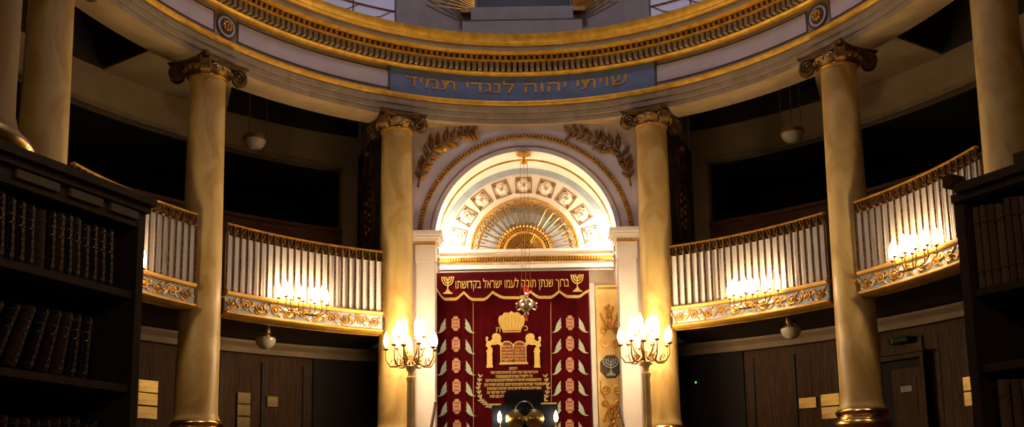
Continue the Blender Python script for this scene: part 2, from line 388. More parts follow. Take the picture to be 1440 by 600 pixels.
# ---- drum and dome over the ring
dr = MB().sweep([(.10, 8.28), (.10, 10.3), (.35, 10.3), (.35, 8.28)], 0, 2 * pi, 120)
dro = struct(dr.build('wall_drum', 'grey_stone'))
pl = MB()
for a, b in ((-1.95, -1.60), (1.60, 1.97)):
    ta, tb_ = math.asin(a / 5.1), math.asin(b / 5.1); pl.sweep([(-.0, 8.3), (-.0, 10.3), (.12, 10.3), (.12, 8.3)], ta, tb_, 6)
    e0 = ta if a < 0 else tb_ - .014
    pl.sweep([(-.03, 8.3), (-.03, 10.3), (.12, 10.3), (.12, 8.3)], e0, e0 + .014, 1)
pl.build('drum_pilaster', 'grey_stone', dro)
for i, (a, b) in enumerate(((-1.15, -.392), (.397, 1.15))):
    w = MB().sweep([(.085, 8.45), (.085, 10.0), (.098, 10.0), (.098, 8.45)], a, b, 40)
    wo = struct(w.build('window_%d' % (i + 1), 'glass_day'))
    mb = MB(); sg = -1 if i == 0 else 1
    for z in (8.82, 9.4): mb.tube([EL(a + (b - a) * k / 30, .07, z + .0 * k) for k in range(31)], .017, 6)
    for k in range(5):
        tk = sg * (.40 + .10 * k + .0)
        mb.tube([EL(tk + sg * .11 * j / 6, .07, 8.82 - .30 * j / 6 * (1 + .3 * sin(j))) for j in range(7)], .010, 5)
    for k in range(3): mb.tube([EL(sg * (.52 + k * .16), .07, 8.45), EL(sg * (.52 + k * .16), .07, 10.0)], .012, 5)
    mb.build('glazing_bar', 'gilt_dull', wo)
do = MB(); K = 12
prof = [(.1 - 5.1 * (1 - cos(pi / 2 * i / K * .86)), 10.3 + 3.2 * sin(pi / 2 * i / K * .86)) for i in range(K + 1)]
do.sweep(prof, 0, 2 * pi, 90, closed=False); struct(do.build('ceiling_dome', 'grey_stone'))

# ---- lower front wall with the arch, its niche and its imposts
YF, YB, CZ, RO, RI = 14.95, 15.75, 5.31, 1.61, 1.36
aw = MB()
NA = 48
top = 7.15
outer = []
for i in range(NA + 1):
    a = pi - pi * i / NA; outer.append((RI * cos(a), CZ + RI * sin(a)))
# front face as strips from the arch up to the architrave
for i in range(NA):
    (x0, z0), (x1, z1) = outer[i], outer[i + 1]
    aw.add([(x0, YF, z0), (x1, YF, z1), (x1, YF, top), (x0, YF, top)], [(0, 1, 2, 3)])
for sg in (-1, 1):
    aw.add([(sg * RI, YF, CZ), (sg * 2.12, YF, CZ), (sg * 2.12, YF, top), (sg * RI, YF, top)], [(0, 1, 2, 3)])
    aw.add([(sg * RI, YF, 0), (sg * 2.12, YF, 0), (sg * 2.12, YF, CZ), (sg * RI, YF, CZ)], [(0, 1, 2, 3)])
    aw.add([(sg * RI, YF, 0), (sg * RI, YF + .22, 0), (sg * RI, YF + .22, CZ), (sg * RI, YF, CZ)], [(0, 1, 2, 3)])
    aw.add([(sg * RI, YF + .22, 0), (sg * 1.75, YF + .22, 0), (sg * 1.75, YF + .22, CZ - .05), (sg * RI, YF + .22, CZ - .05)], [(0, 1, 2, 3)])
awo = struct(aw.build('wall_ark', 'lilac', flat=True))
nw = MB()
for i in range(NA):
    (x0, z0), (x1, z1) = outer[i], outer[i + 1]
    nw.add([(x0, YF, z0), (x1, YF, z1), (x1, YB, z1), (x0, YB, z0)], [(0, 1, 2, 3)])
nwo = struct(nw.build('wall_vault', 'white'))
tw = MB()
tw.add([(-1.8, YB, 0), (1.8, YB, 0), (1.8, YB, 6.8), (-1.8, YB, 6.8)], [(0, 1, 2, 3)])
for sg in (-1, 1): tw.add([(sg * 1.75, YF + .2, 0), (sg * 1.75, YB, 0), (sg * 1.75, YB, CZ), (sg * 1.75, YF + .2, CZ)], [(0, 1, 2, 3)])
struct(tw.build('wall_niche', 'white', flat=True))
def archtube(mb, R, y, r, n=64, cz=CZ, nn=6, cx=0):
    mb.tube([(cx + R * cos(pi * i / n), y, cz + R * sin(pi * i / n)) for i in range(n + 1)], r, nn)
ag = MB(); archtube(ag, RO + .012, YF - .012, .013); archtube(ag, RO - .042, YF - .012, .012)
nb = 96
for i in range(nb):
    a = pi * (i + .5) / nb; ag.ball((( RO - .015) * cos(a), YF - .018, CZ + (RO - .015) * sin(a)), .019, n=6, m=4)
ag.build('arch_moulding', 'gilt_mid', awo)
al = MB(); archtube(al, 1.435, YF - .004, .008); al.build('arch_line', 'gilt_dull', awo)
vg = MB(); archtube(vg, RI - .005, 15.33, .02, nn=8); vg.build('vault_moulding', 'gilt_mid', nwo)
vb = MB(); n_ = 48
for i in range(n_):
    a, b = pi * i / n_, pi * (i + 1) / n_
    q = [(R * cos(x), y, CZ + R * sin(x)) for x, R, y in ((a, 1.355, YB - .02), (b, 1.355, YB - .02), (b, 1.265, YB - .02), (a, 1.265, YB - .02))]
    vb.add(q, [(0, 1, 2, 3)])
vb.build('vault_border', 'pewter', nwo)
# lintel across the niche at the springing
li = MB().box((0, 15.66, 5.115), (2.70, .18, .33)); li.box((0, 15.64, 5.265), (2.70, .26, .045)); li.box((0, 15.65, 5.02), (2.70, .20, .06))
lio = struct(li.build('trim_4', 'white', flat=True))
lg = MB()
for i in range(64): lg.box((-1.32 + i * .0418, 15.555, 5.135), (.028, .05, .05))
lg.box((0, 15.56, 5.17), (2.70, .04, .016)); lg.box((0, 15.56, 5.10), (2.70, .04, .012)); lg.build('lintel_moulding', 'gilt', lio, flat=True)
jb = MB().box((1.0, 15.56, 2.36), (.075, .12, 4.72)); struct(jb.build('trim_7', 'white', flat=True))
# imposts carrying the arch
for i, sg in enumerate((-1, 1)):
    pm = MB(); px = sg * 1.50
    pm.box((px, YF - .03, 2.5), (.27, .06, 5.0)); pm.box((px, YF - .035, 4.98), (.30, .08, .04))
    prof = [(0, 5.22), (.02, 5.25), (.04, 5.27), (.09, 5.33), (.11, 5.34), (.11, 5.40), (0, 5.40)]
    pm.box((px - sg * .0, YF + .05, 5.11), (.30, .26, .24))
    for (w, z0, z1) in ((.02, 5.22, 5.26), (.05, 5.26, 5.30), (.085, 5.30, 5.34), (.115, 5.34, 5.40)):
        pm.box((px, YF + .04, (z0 + z1) / 2), (.28 + 2 * w, .26 + 2 * w, z1 - z0))
    pm.box((sg * (RI + .01), (YF + YB) / 2 + .1, 5.36), (.10, .6, .05))
    po = struct(pm.build('trim_%d' % (5 + i), 'white', flat=True))
    gg = MB()
    for k in range(9): gg.box((px + (k - 4) * .034, YF - .105, 5.235), (.022, .03, .036))
    gg.box((px, YF - .095, 5.21), (.31, .03, .012)); gg.build('impost_moulding', 'gilt', po, flat=True)
# radial side walls of the bay
rw = MB()
for sg in (-1, 1):
    a, b = Vector((sg * 2.12, YF, 0)), Vector((sg * 2.74, 16.43, 0))
    rw.add([(a.x, a.y, 3.8), (b.x, b.y, 3.8), (b.x, b.y, 8.2), (a.x, a.y, 8.2)], [(0, 1, 2, 3)])
    a2 = Vector((sg * 2.02, 16.3, 0))
    rw.add([(sg * 2.12, YF, 0), (a2.x, a2.y, 0), (a2.x, a2.y, 3.85), (sg * 2.12, YF, 3.85)], [(0, 1, 2, 3)])
struct(rw.build('wall_bay', 'taupe', flat=True))

# ---- door in the lower wall
t_d = math.asin(5.08 / 6.5)
fr = ringframe(t_d, 1.46, 0)
ds = MB().box((-.20, .03, 2.0), (.07, .05, 2.5), fr); ds.box((.33, .0, 1.62), (.08, .08, 3.25), fr); ds.box((-.36, .0, 1.62), (.08, .08, 3.25), fr)
dso = MB(); dso.box((.0, .02, 1.6), (.70, .03, 3.18), fr); d1 = struct(dso.build('door_1', 'recess', flat=True))
dl = MB().box((.08, -.005, 1.55), (.44, .03, 3.06), fr); dl.box((.08, -.02, 2.7), (.30, .012, .5), fr); dl.build('door_leaf', 'wood', d1, flat=True)
df = MB()
for x in (-.39, .36): df.box((x, -.03, 1.62), (.07, .08, 3.24), fr); df.box((x + (.02 if x > 0 else -.02), -.05, 1.62), (.03, .08, 3.28), fr)
df.box((-.015, -.03, 3.24), (.82, .08, .07), fr); df.box((-.015, -.06, 3.285), (.88, .10, .03), fr); df.build('door_frame', 'wood', d1, flat=True)
nt_ = MB().box((.07, -.03, 2.80), (.16, .008, .075), fr); no = nt_.build('door_notice', 'sign_grey', d1, flat=True)
nl = MB()
for k in range(2): nl.box((.07, -.0355, 2.815 - .03 * k), (.12, .003, .010), fr)
nl.build('notice_line', 'line', no, flat=True)

# ================================================================== COLUMNS
COLS = []
def column_parts(root):
    MB().box((0, 0, 1.09), (.74, .74, 2.18)).box((0, 0, 2.14), (.80, .80, .07)).build('pedestal', 'wood', root, flat=True)
    b = [(.0, 2.18), (.335, 2.18), (.335, 2.20), (.35, 2.225), (.355, 2.25), (.345, 2.28), (.32, 2.30), (.30, 2.305), (.29, 2.325), (.29, 2.345), (.305, 2.355), (.318, 2.375), (.322, 2.40), (.312, 2.42), (.295, 2.43), (.28, 2.435), (.0, 2.435)]
    MB().lathe(b, n=40).build('base', 'brass', root)
    s = [(.282, 2.435), (.282, 2.45), (.268, 2.475), (.258, 2.52)]
    for i in range(13):
        f = i / 12; s.append((.256 - .034 * f ** 1.4, 2.6 + 4.22 * f))
    s += [(.222, 6.84), (.226, 6.86)]
    MB().lathe(s, n=48).build('shaft', 'marble', root)
    c = MB().lathe([(.225, 6.855), (.245, 6.86), (.25, 6.872), (.245, 6.885), (.228, 6.89)], n=40)
    c.build('astragal', 'gilt', root)
    cp = MB().lathe([(.226, 6.885), (.235, 6.91), (.29, 6.955), (.315, 6.985), (.31, 7.01), (.26, 7.02)], n=40)
    # abacus with concave sides
    poly = []
    for q in range(4):
        a0 = pi / 4 + q * pi / 2
        A = Vector((cos(a0), sin(a0))) * .525; B = Vector((cos(a0 + pi / 2), sin(a0 + pi / 2))) * .525
        n = Vector((cos(a0 + pi / 4), sin(a0 + pi / 4)))
        for k in range(9):
            f = k / 9 + .02; p = A.lerp(B, f) - n * (.075 * sin(pi * f)); poly.append(p)
    K = len(poly)
    for z0, z1, s0, s1 in ((7.02, 7.055, .93, .97), (7.055, 7.082, 1.0, 1.0)):
        cp.add([(p.x * s0, p.y * s0, z0) for p in poly] + [(p.x * s1, p.y * s1, z1) for p in poly],
               [tuple(range(K)), tuple(range(2 * K - 1, K - 1, -1))] + [(i, (i + 1) % K, K + (i + 1) % K, K + i) for i in range(K)])
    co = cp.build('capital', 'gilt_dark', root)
    eg = MB()
    for k in range(20):
        a = 2 * pi * k / 20; eg.ball((.295 * cos(a), .295 * sin(a), 6.96), .027, n=7, m=5, sz=1.3)
    eg.build('egg_band', 'gilt_mid', co)
    for q in range(4):
        a = pi / 4 + q * pi / 2; r = Vector((cos(a), sin(a), 0)); tn = Vector((-sin(a), cos(a), 0)); z = Vector((0, 0, 1))
        vo = MB(); fr = frame(r * .385 + Vector((0, 0, 6.925)), r, tn, z)
        # a scrolled cushion: disc with a spiral on both faces
        vo.add([(.095 * cos(2 * pi * i / 20), y, .105 * sin(2 * pi * i / 20)) for y in (-.045, .045) for i in range(20)],
               [tuple(range(20)), tuple(range(39, 19, -1))] + [(i, (i + 1) % 20, 20 + (i + 1) % 20, 20 + i) for i in range(20)], fr)
        for y in (-.05, .05):
            sp = []
            for i in range(34):
                ph = pi / 2 + i * .42; rr = .112 * (1 - i / 40); sp.append((-rr * cos(ph) * .92, y, rr * sin(ph)))
            vo.tube([(-.15, y, .10)] + sp, .015, 6, fr); vo.ball((0, y, 0), .022, fr, 8, 5)
        vo.build('volute', 'gilt_dark', co)
first = None
for (sg, tt, lab) in ((-1, TC3, 'ochre marbled column with gilt capital, left of the arch and beside the left candelabrum'),
                      (1, TC3, 'ochre marbled column with gilt capital, right of the arch and beside the right candelabrum'),
                      (-1, TC2, 'ochre marbled column with gilt ionic capital standing between the two left gallery bays'),
                      (1, TC2, 'ochre marbled column with gilt ionic capital standing between the two right gallery bays'),
                      (-1, TC1, 'large ochre marbled column rising behind the top of the left bookcase'),
                      (1, TC1, 'large ochre marbled column rising behind the top of the right bookcase'),
                      (-1, None, 'nearest marbled column with rounded brass base at the left edge of the photo')):
    if tt is None: p = Vector((-1.85, 3.0, 0))
    else: p = EL(tt * sg, .03, 0)
    nn_ = inward(sg * tt) if tt else Vector((1, 0, 0)); rz = atan2(nn_.y, nn_.x)
    if first is None:
        first = thing('marble_column', lab, 'column', p, rz, 'marbled columns around the oval hall'); column_parts(first); c = first
    else:
        c = copy_tree(first); c.location = p; c.rotation_euler.z = rz; c['label'] = lab

# ================================================================== GALLERY BALUSTRADES
def balustrade(t0, t1, label, nslat):
    mid = (t0 + t1) / 2
    root = thing('gallery_balustrade', label, 'balustrade', EL(mid, -.1, 4.03), 0, 'curved gallery balustrades')
    W = dict(parent=root, world=True); n = 36
    MB().sweep([(-.175, 4.965), (-.175, 4.985), (-.15, 4.995), (-.11, 4.985), (-.11, 4.965)], t0, t1, n).build('handrail', 'gilt', **W)
    L = sum((EL(t0 + (t1 - t0) * (k + 1) / 40, -.14, 0) - EL(t0 + (t1 - t0) * k / 40, -.14, 0)).length for k in range(40))
    fw = MB(); per = nslat * 1.0
    NP = int(per * 8)
    for ph in (0, pi):
        fw.tube([EL(t0 + (t1 - t0) * k / NP, -.145, 4.915 + .042 * sin(2 * pi * per * k / NP + ph)) for k in range(NP + 1)], .0055, 5)
        fw.tube([EL(t0 + (t1 - t0) * k / NP, -.135, 4.915 + .042 * cos(4 * pi * per * k / NP + ph)) for k in range(NP + 1)], .006, 4)
    fw.sweep([(-.15, 4.862), (-.15, 4.872), (-.13, 4.872), (-.13, 4.862)], t0, t1, n)
    fw.build('fretwork', 'fret', **W)
    wd = L / nslat
    for k in range(nslat):
        tk = t0 + (t1 - t0) * (k + .5) / nslat; fr = ringframe(tk, -.115, 0)
        sl = MB().box((0, 0, 4.475), (wd * .80, .022, .73), fr); sl.build('slat', 'white', flat=True, **W)
    for k in range(nslat + 1):
        tk = t0 + (t1 - t0) * (k + .0) / nslat; fr = ringframe(tk, -.155, 0)
        rd = MB().tube([(0, 0, 4.10), (0, 0, 4.97)], .0125, 6, fr); rd.ball((0, -.004, 4.85), .024, fr, 8, 5); rd.ball((0, 0, 4.12), .018, fr, 8, 4)
        rd.build('rod', 'fret', **W)
    MB().sweep([(-.15, 3.85), (-.15, 4.05), (-.10, 4.05), (-.10, 3.85)], t0, t1, n).build('frieze_panel', 'pale_blue', **W)
    mo = MB(); mo.sweep([(-.15, 4.04), (-.185, 4.05), (-.20, 4.075), (-.20, 4.09), (-.17, 4.105), (-.09, 4.105), (-.09, 4.04)], t0, t1, n)
    mo.sweep([(-.14, 3.855), (-.175, 3.85), (-.20, 3.83), (-.20, 3.815), (-.17, 3.80), (-.08, 3.79), (.0, 3.785), (.0, 3.84)], t0, t1, n)
    mo.sweep([(.02, 3.815), (.02, 3.785), (.06, 3.785), (.06, 3.815)], t0, t1, n)
    mo.build('gilt_moulding', 'gilt_paint', **W)
    sw = MB(); ns = max(3, int(L / .215)); 
    for k in range(ns):
        tc = t0 + (t1 - t0) * (k + .5) / ns; fr = ringframe(tc, -.158, 3.95); up = 1 if k % 2 == 0 else -1
        pts = []
        for i in range(26):
            a = i * .46; r = .068 * (1 - i / 32); pts.append((r * cos(a + pi) * 1.0 - .01, 0, -up * r * sin(a)))
        sw.tube(pts, [.0125 - .0002 * i for i in range(26)], 5, fr)
        sw.tube([(-.078, 0, 0), (-.10, 0, up * .035), (-.135, 0, up * .066), (-.17, 0, up * .055), (-.20, 0, up * .02)], [.009, .010, .009, .008, .006], 5, fr)
        for (lx, lz, rot) in ((.055, up * .055, .7 * up), (.085, -up * .01, -.3 * up), (-.07, -up * .07, 2.4 * up), (-.12, up * .03, 1.9 * up)):
            lf = [(.042 * cos(x) * (1 if abs(cos(x)) > .2 else .8), .014 * sin(x)) for x in [2 * pi * q / 8 for q in range(8)]]
            lf = [(lx + a * cos(rot) - b * sin(rot), lz + a * sin(rot) + b * cos(rot)) for a, b in lf]
            sw.prism(lf, .014, fr, 0.006, .3)
        sw.ball((-.01, -.004, 0), .02, fr, 8, 5)
    sw.build('scrollwork', 'gilt_mid', **W)
    return root
balustrade(-TC3 - .052, -TC2 + .047, 'curved white slatted gallery balustrade between left candelabrum column and next column', 23)
balustrade(TC3 + .052, TC2 - .047, 'curved white slatted gallery balustrade between right candelabrum column and next column', 23)
balustrade(-TC2 - .047, -TC1 + .05, 'curved white slatted gallery balustrade partly hidden behind the left bookcase', 19)
balustrade(TC2 + .047, TC1 - .05, 'curved white slatted gallery balustrade partly hidden behind the right bookcase', 19)

# ================================================================== LAMPS WITH CANDLE BULBS
def bulb_mesh(s=1.0):
    return [(.0001, 0), (.012 * s, .004), (.021 * s, .03 * s), (.023 * s, .05 * s), (.018 * s, .08 * s), (.009 * s, .105 * s), (.0001, .125 * s)]
def sconce(t, z, label, n=9):
    fr = ringframe(t, -.20, z); e = fr.to_euler().z
    root = thing('candle_sconce', label, 'wall lamp', fr.to_translation(), e, 'candle sconces on the gallery front')
    MB().prism([(.05 * cos(2 * pi * i / 16), .05 * sin(2 * pi * i / 16)) for i in range(16)], .02, None, .015, .25).build('backplate', 'brass', root)
    for k in range(n):
        x = (k - (n - 1) / 2) * .092; y = -.07 - .035 * (k % 2) - .02 * (1 - abs(x) / .4); zt = .125 + .03 * (k % 2)
        MB().tube([(0, -.005, -.02), (x * .3, y * .7, -.06), (x * .75, y * 1.0, -.055), (x, y, .0), (x, y, zt - .02)], [.010, .009, .008, .007, .007], 6).lathe([(.008, -.012), (.026, 0), (.028, .006), (.012, .01)], (x, y, zt - .02), 10).build('arm', 'fret', root)
        MB().lathe([(.012, 0), (.012, .03)], (x, y, zt - .012), 8).build('candle', 'candle', root)
        MB().lathe(bulb_mesh(1.5), (x, y, zt + .015), 10).build('bulb', 'bulb', root)
    for x in (-.30, 0, .30): light('sconce_light', fr @ Vector((x, -.09, .20)), 17, radius=.06)
    return root
def tof(x, d): return math.asin(x / (AX + d))
sconce(tof(-3.06, -.2), 3.99, 'lit candle sconce on the gallery front between the two columns left of the arch')
sconce(tof(3.08, -.2), 3.97, 'lit candle sconce on the gallery front between the two columns right of the arch')
sconce(tof(4.45, -.215), 3.965, 'lit candle sconce on the gallery front beside the right bookcase')
sconce(-1.249, 3.97, 'lit candle sconce peeping out from behind the left bookcase')

def candelabrum(x, label):
    root = thing('floor_candelabrum', label, 'candelabrum', (x, 13.8, 0), 0, 'candelabra flanking the ark')
    MB().lathe([(.0, 0), (.22, 0), (.22, .05), (.17, .08), (.10, .14), (.06, .22), (.052, .35), (.048, 1.6), (.045, 3.0), (.050, 3.02), (.060, 3.05), (.060, 3.08), (.042, 3.10), (.040, 3.15), (.062, 3.19), (.075, 3.23), (.06, 3.26), (.03, 3.28), (.026, 3.34), (.045, 3.38), (.03, 3.44), (.018, 3.5)], n=20).build('post', 'pole_gold', root)
    fl = MB()
    for k in range(10): a = 2 * pi * k / 10; fl.tube([(.05 * cos(a), .05 * sin(a), .4), (.046 * cos(a), .046 * sin(a), 3.0)], .007, 5)
    fl.build('fluting', 'pole_gold', root)
    for ring, (n, R, zc, a0) in enumerate(((9, .335, 3.47, .35), (6, .17, 3.64, .1))):
        for k in range(n):
            a = a0 + 2 * pi * k / n; cx, cy = cos(a), sin(a); dz = .035 if (k % 2 and ring == 0) else 0; z = zc + dz
            R_ = R - (.07 if dz else 0)
            pts = [(.04 * cx, .04 * cy, 3.24), (R_ * .30 * cx, R_ * .30 * cy, 3.29), (R_ * .55 * cx, R_ * .55 * cy, 3.23 if ring == 0 else 3.33), (R_ * .82 * cx, R_ * .82 * cy, 3.235 if ring == 0 else 3.38), (R_ * .99 * cx, R_ * .99 * cy, 3.32 if ring == 0 else 3.45), (R_ * 1.0 * cx, R_ * 1.0 * cy, z - .05), (R_ * cx, R_ * cy, z)]
            ar_ = MB().tube(pts, [.014, .015, .013, .014, .011, .009, .009], 7)
            ar_.tube([(R_ * .62 * cx, R_ * .62 * cy, 3.25), (R_ * .66 * cx, R_ * .66 * cy, 3.32), (R_ * .78 * cx, R_ * .78 * cy, 3.33), (R_ * .80 * cx, R_ * .80 * cy, 3.29)], .008, 5)
            ar_.lathe([(.008, -.02), (.022, -.012), (.040, 0), (.042, .008), (.018, .012)], (R_ * cx, R_ * cy, z), 12)
            ao = ar_.build('arm', 'gilt_dull', root)
            MB().lathe([(.012, 0), (.012, .055)], (R_ * cx, R_ * cy, z + .005), 8).build('candle', 'candle', ao)
            MB().lathe(bulb_mesh(1.65), (R_ * cx, R_ * cy, z + .04), 10).build('bulb', 'bulb', ao)
    light('candelabrum_light', (x, 13.86, 3.64), 95, radius=.12)
    return root
candelabrum(-1.59, 'tall gilt candelabrum with lit candle bulbs standing left of the red curtain')
candelabrum(1.59, 'tall gilt candelabrum with lit candle bulbs standing right of the red curtain')

# lamps hidden behind the imposts light the niche vault
for sg in (-1, 1): light('niche_light', (sg * 1.27, 15.28, 5.42), 78, (1, .76, .48), .05)

# opal globes below the gallery and bowls above it
def ceiling_globe(x, y, label):
    root = thing('ceiling_globe', label, 'ceiling lamp', (x, y, 3.80), 0, 'opal lamps under the gallery')
    MB().lathe([(.0001, .015), (.075, .015), (.075, -.02), (.06, -.035), (.055, -.06), (.07, -.075)], n=20).build('fitting', 'brass', root)
    MB().lathe([(.07, -.065), (.125, -.08), (.14, -.10), (.138, -.135), (.115, -.185), (.075, -.22), (.03, -.238), (.0001, -.24)], n=28).build('globe', 'opal', root)
    kn = MB()
    for a in (.6, 2.7, 4.8): kn.ball((.09 * cos(a - 1.2), .09 * sin(a - 1.2), -.055), .014, n=8, m=5)
    kn.build('screw', 'silver', root)
ceiling_globe(-3.65, 14.13, 'white opal globe lamp under the left gallery')
ceiling_globe(3.66, 14.11, 'white opal globe lamp under the right gallery')
def bowl(x, y, z, label):
    root = thing('hanging_bowl_lamp', label, 'hanging lamp', (x, y, z), 0, 'bowl lamps hung over the gallery')
    MB().lathe([(.165, .07), (.165, .04), (.155, -.0), (.13, -.05), (.09, -.085), (.04, -.10), (.0001, -.102)], n=28).build('bowl', 'opal', root)
    MB().lathe([(.160, .03), (.172, .03), (.176, .055), (.172, .09), (.160, .09)], n=28).build('rim', 'gilt_dull', root)
    for k in range(3):
        a = 2 * pi * k / 3 + .3; MB().tube([(.165 * cos(a), .165 * sin(a), .08), (.165 * cos(a), .165 * sin(a), 8.2 - z)], .006, 5).build('rod', 'gilt_dull', root)
bowl(-3.95, 14.39, 6.67, 'opal bowl lamp on three thin rods above the left gallery')
bowl(3.93, 14.41, 6.63, 'opal bowl lamp on three thin rods above the right gallery')

# ================================================================== ARCH ORNAMENT
# frieze inscription
ta, tb_ = -.4207, .4153
ins = thing('inscription_panel', 'blue frieze panel with gilt hebrew letters above the arch', 'inscription', EL(0, -.13, 7.44))
MB().sweep([(-.13, 7.445), (-.147, 7.445), (-.147, 7.825), (-.13, 7.825)], ta, tb_, 40).build('panel', 'blue', ins, world=True)
fm = MB()
for e in (ta, tb_): fm.sweep([(-.13, 7.44), (-.155, 7.44), (-.155, 7.83), (-.13, 7.83)], e - .003, e + .003, 1)
fm.build('border', 'line', ins, world=True)
vs, fs = text_mesh('שויתי יהוה לנגדי תמיד'[::-1], .30)
if vs:
    xs = [v[0] for v in vs]; w = max(xs) - min(xs); k = 3.36 / w
    for lv, lf_ in letters(vs, fs):
        lt = MB(); lt.add([EL(-.022 + (v[0] * k) / 4.87 / .985, -.152 - v[2] * .5, 7.565 + v[1] * .86) for v in lv], lf_)
        lt.build('letter', 'gilt_paint', ins, world=True, flat=True)
# medallions in the frieze
for sg, lab in ((-1, 'round gilt rosette in the frieze above the left gallery column'), (1, 'round gilt rosette in the frieze above the right gallery column')):
    fr = ringframe(sg * .930, -.138, 7.63); root = thing('frieze_rosette', lab, 'rosette', fr.to_translation(), fr.to_euler().z, 'rosettes in the frieze')
    c1 = [(.155 * cos(2 * pi * i / 28), .155 * sin(2 * pi * i / 28)) for i in range(28)]
    MB().prism(c1, .012).build('disc', 'lilac', root)
    rn = MB()
    for r in (.152, .098): rn.tube([(r * cos(2 * pi * i / 28), -.012, r * sin(2 * pi * i / 28)) for i in range(28)], .012, 5, closed=True)
    rn.build('ring', 'line', root)
    fw = MB().prism([(.09 * cos(2 * pi * i / 24), .09 * sin(2 * pi * i / 24)) for i in range(24)], .01, None, -.01)
    fw.build('ground', 'line', root)
    pt = MB()
    for k in range(8):
        a = 2 * pi * k / 8; pt.ball((.055 * cos(a), -.028, .055 * sin(a)), .022, n=8, m=5)
    pt.ball((0, -.032, 0), .024); pt.build('flower', 'gilt', root)

# fan ornament in the niche
fan = thing('fan_relief', 'half round gilt fan relief in the middle of the niche vault', 'relief', (-.023, YB, 5.29))
R = .85
MB().prism([(0, 0)] + arc(0, 0, R, 0, pi, 48), .02).build('ground', 'pewter', fan)
rb = MB(); nrib = 21
for k in range(nrib):
    a = pi * (k + .0) / (nrib - 1); rb.tube([(.44 * cos(a), -.03, .44 * sin(a)), (.77 * cos(a), -.03, .77 * sin(a))], [.009, .013], 5)
rb.build('rib', 'gilt_mid', fan)
tl = MB()
for k in range(nrib - 1):
    a = pi * (k + .5) / (nrib - 1)
    for (r0, r1, w) in ((.70, .80, .022), (.64, .72, .015)):
        p = [(r0 * cos(a), r0 * sin(a)), (((r0 + r1) / 2) * cos(a) - w * sin(a), ((r0 + r1) / 2) * sin(a) + w * cos(a)), (r1 * cos(a), r1 * sin(a)), (((r0 + r1) / 2) * cos(a) + w * sin(a), ((r0 + r1) / 2) * sin(a) - w * cos(a))]
        tl.prism(p, .02, None, -.02, .4)
    for da in (-.055, .055):
        tl.ball((.745 * cos(a + da * .8), -.03, .745 * sin(a + da * .8)), .014, n=6, m=4)
tl.build('palmette', 'gilt_mid', fan)
sc_ = MB()
for k in range(nrib - 1):
    a0, a1 = pi * k / (nrib - 1), pi * (k + 1) / (nrib - 1)
    sc_.tube([((.775 + .05 * sin(pi * j / 6)) * cos(a0 + (a1 - a0) * j / 6), -.025, (.775 + .05 * sin(pi * j / 6)) * sin(a0 + (a1 - a0) * j / 6)) for j in range(7)], .010, 5)
sc_.build('scallop', 'gilt_paint', fan)
rim = MB(); archtube(rim, R - .005, -.02, .025, cz=0); rim.box((0, -.02, .008), (2 * R, .05, .02)); rim.build('rim', 'gilt_mid', fan)
inn = MB()
inn.prism([(0, 0)] + arc(0, 0, .40, 0, pi, 40), .012, None, -.02); fi = inn.build('inner_ground', 'gilt_dull', fan)
ir = MB()
for r in (.405, .33, .31): archtube(ir, r, -.035, .010, cz=0, n=40)
for k in range(25):
    a = pi * k / 24; ir.ball((.425 * cos(a), -.035, .425 * sin(a)), .020, n=7, m=4, sz=1.1)
    ir.tube([(.17 * cos(a), -.035, .17 * sin(a)), (.305 * cos(a), -.035, .305 * sin(a))], .007, 5)
    ir.ball((.365 * cos(a), -.035, .365 * sin(a)), .017, n=6, m=4)
    p = [((.43) * cos(a - .05), .43 * sin(a - .05)), (.49 * cos(a), .49 * sin(a)), (.43 * cos(a + .05), .43 * sin(a + .05))]
    ir.prism(p, .02, None, -.02)
ir.build('inner_rib', 'gilt', fan)
sh = MB()
for k in range(9):
    a = pi * (k + .5) / 9; sh.prism([(.02 * cos(a), .02 * sin(a)), (.14 * cos(a - .13), .14 * sin(a - .13)), (.17 * cos(a), .17 * sin(a)), (.14 * cos(a + .13), .14 * sin(a + .13))], .03, None, -.03, .35)
sh.build('shell', 'gilt', fan)
# coffers around the fan
cl = ['at the right foot of the niche vault', 'second up from the right foot of the niche vault', 'third up from the right foot of the niche vault', 'just right of the topmost niche coffer',
      'at the very top of the niche vault', 'just left of the topmost niche coffer', 'third up from the left foot of the niche vault', 'second up from the left foot of the niche vault', 'at the left foot of the niche vault']
for k in range(9):
    a = radians(14 + 19 * k); c = Vector((-.023 + 1.085 * cos(a), YB, 5.30 + 1.085 * sin(a)))
    root = thing('rosette_coffer', 'square white rosette coffer ' + cl[k], 'coffer', c, 0, 'rosette coffers around the fan')
    root.rotation_euler = (0, -(a - pi / 2), 0)
    fm = MB(); h = .125
    for (x, z, w, d) in ((0, h, 2 * h, .016), (0, -h, 2 * h, .016), (h, 0, .016, 2 * h), (-h, 0, .016, 2 * h)): fm.box((x, -.008, z), (w + .009, .016, .010) if w > d else (.010, .016, d))
    fm.build('frame', 'gilt_dull', root, flat=True)
    for sx in (-1, 1):
        for sz in (-1, 1):
            cr = MB().prism([(sx * .105, sz * .105), (sx * .05, sz * .10), (sx * .078, sz * .078), (sx * .10, sz * .05)], .012); cr.build('corner_leaf', 'gilt_dull', root, flat=True)
    ro = MB()
    for q in range(5): b = 2 * pi * q / 5 + .3; ro.ball((.045 * cos(b), -.012, .045 * sin(b)), .036, n=10, m=6)
    ro.build('rosette', 'white', root); MB().ball((0, -.045, 0), .02).build('boss', 'gilt', root)
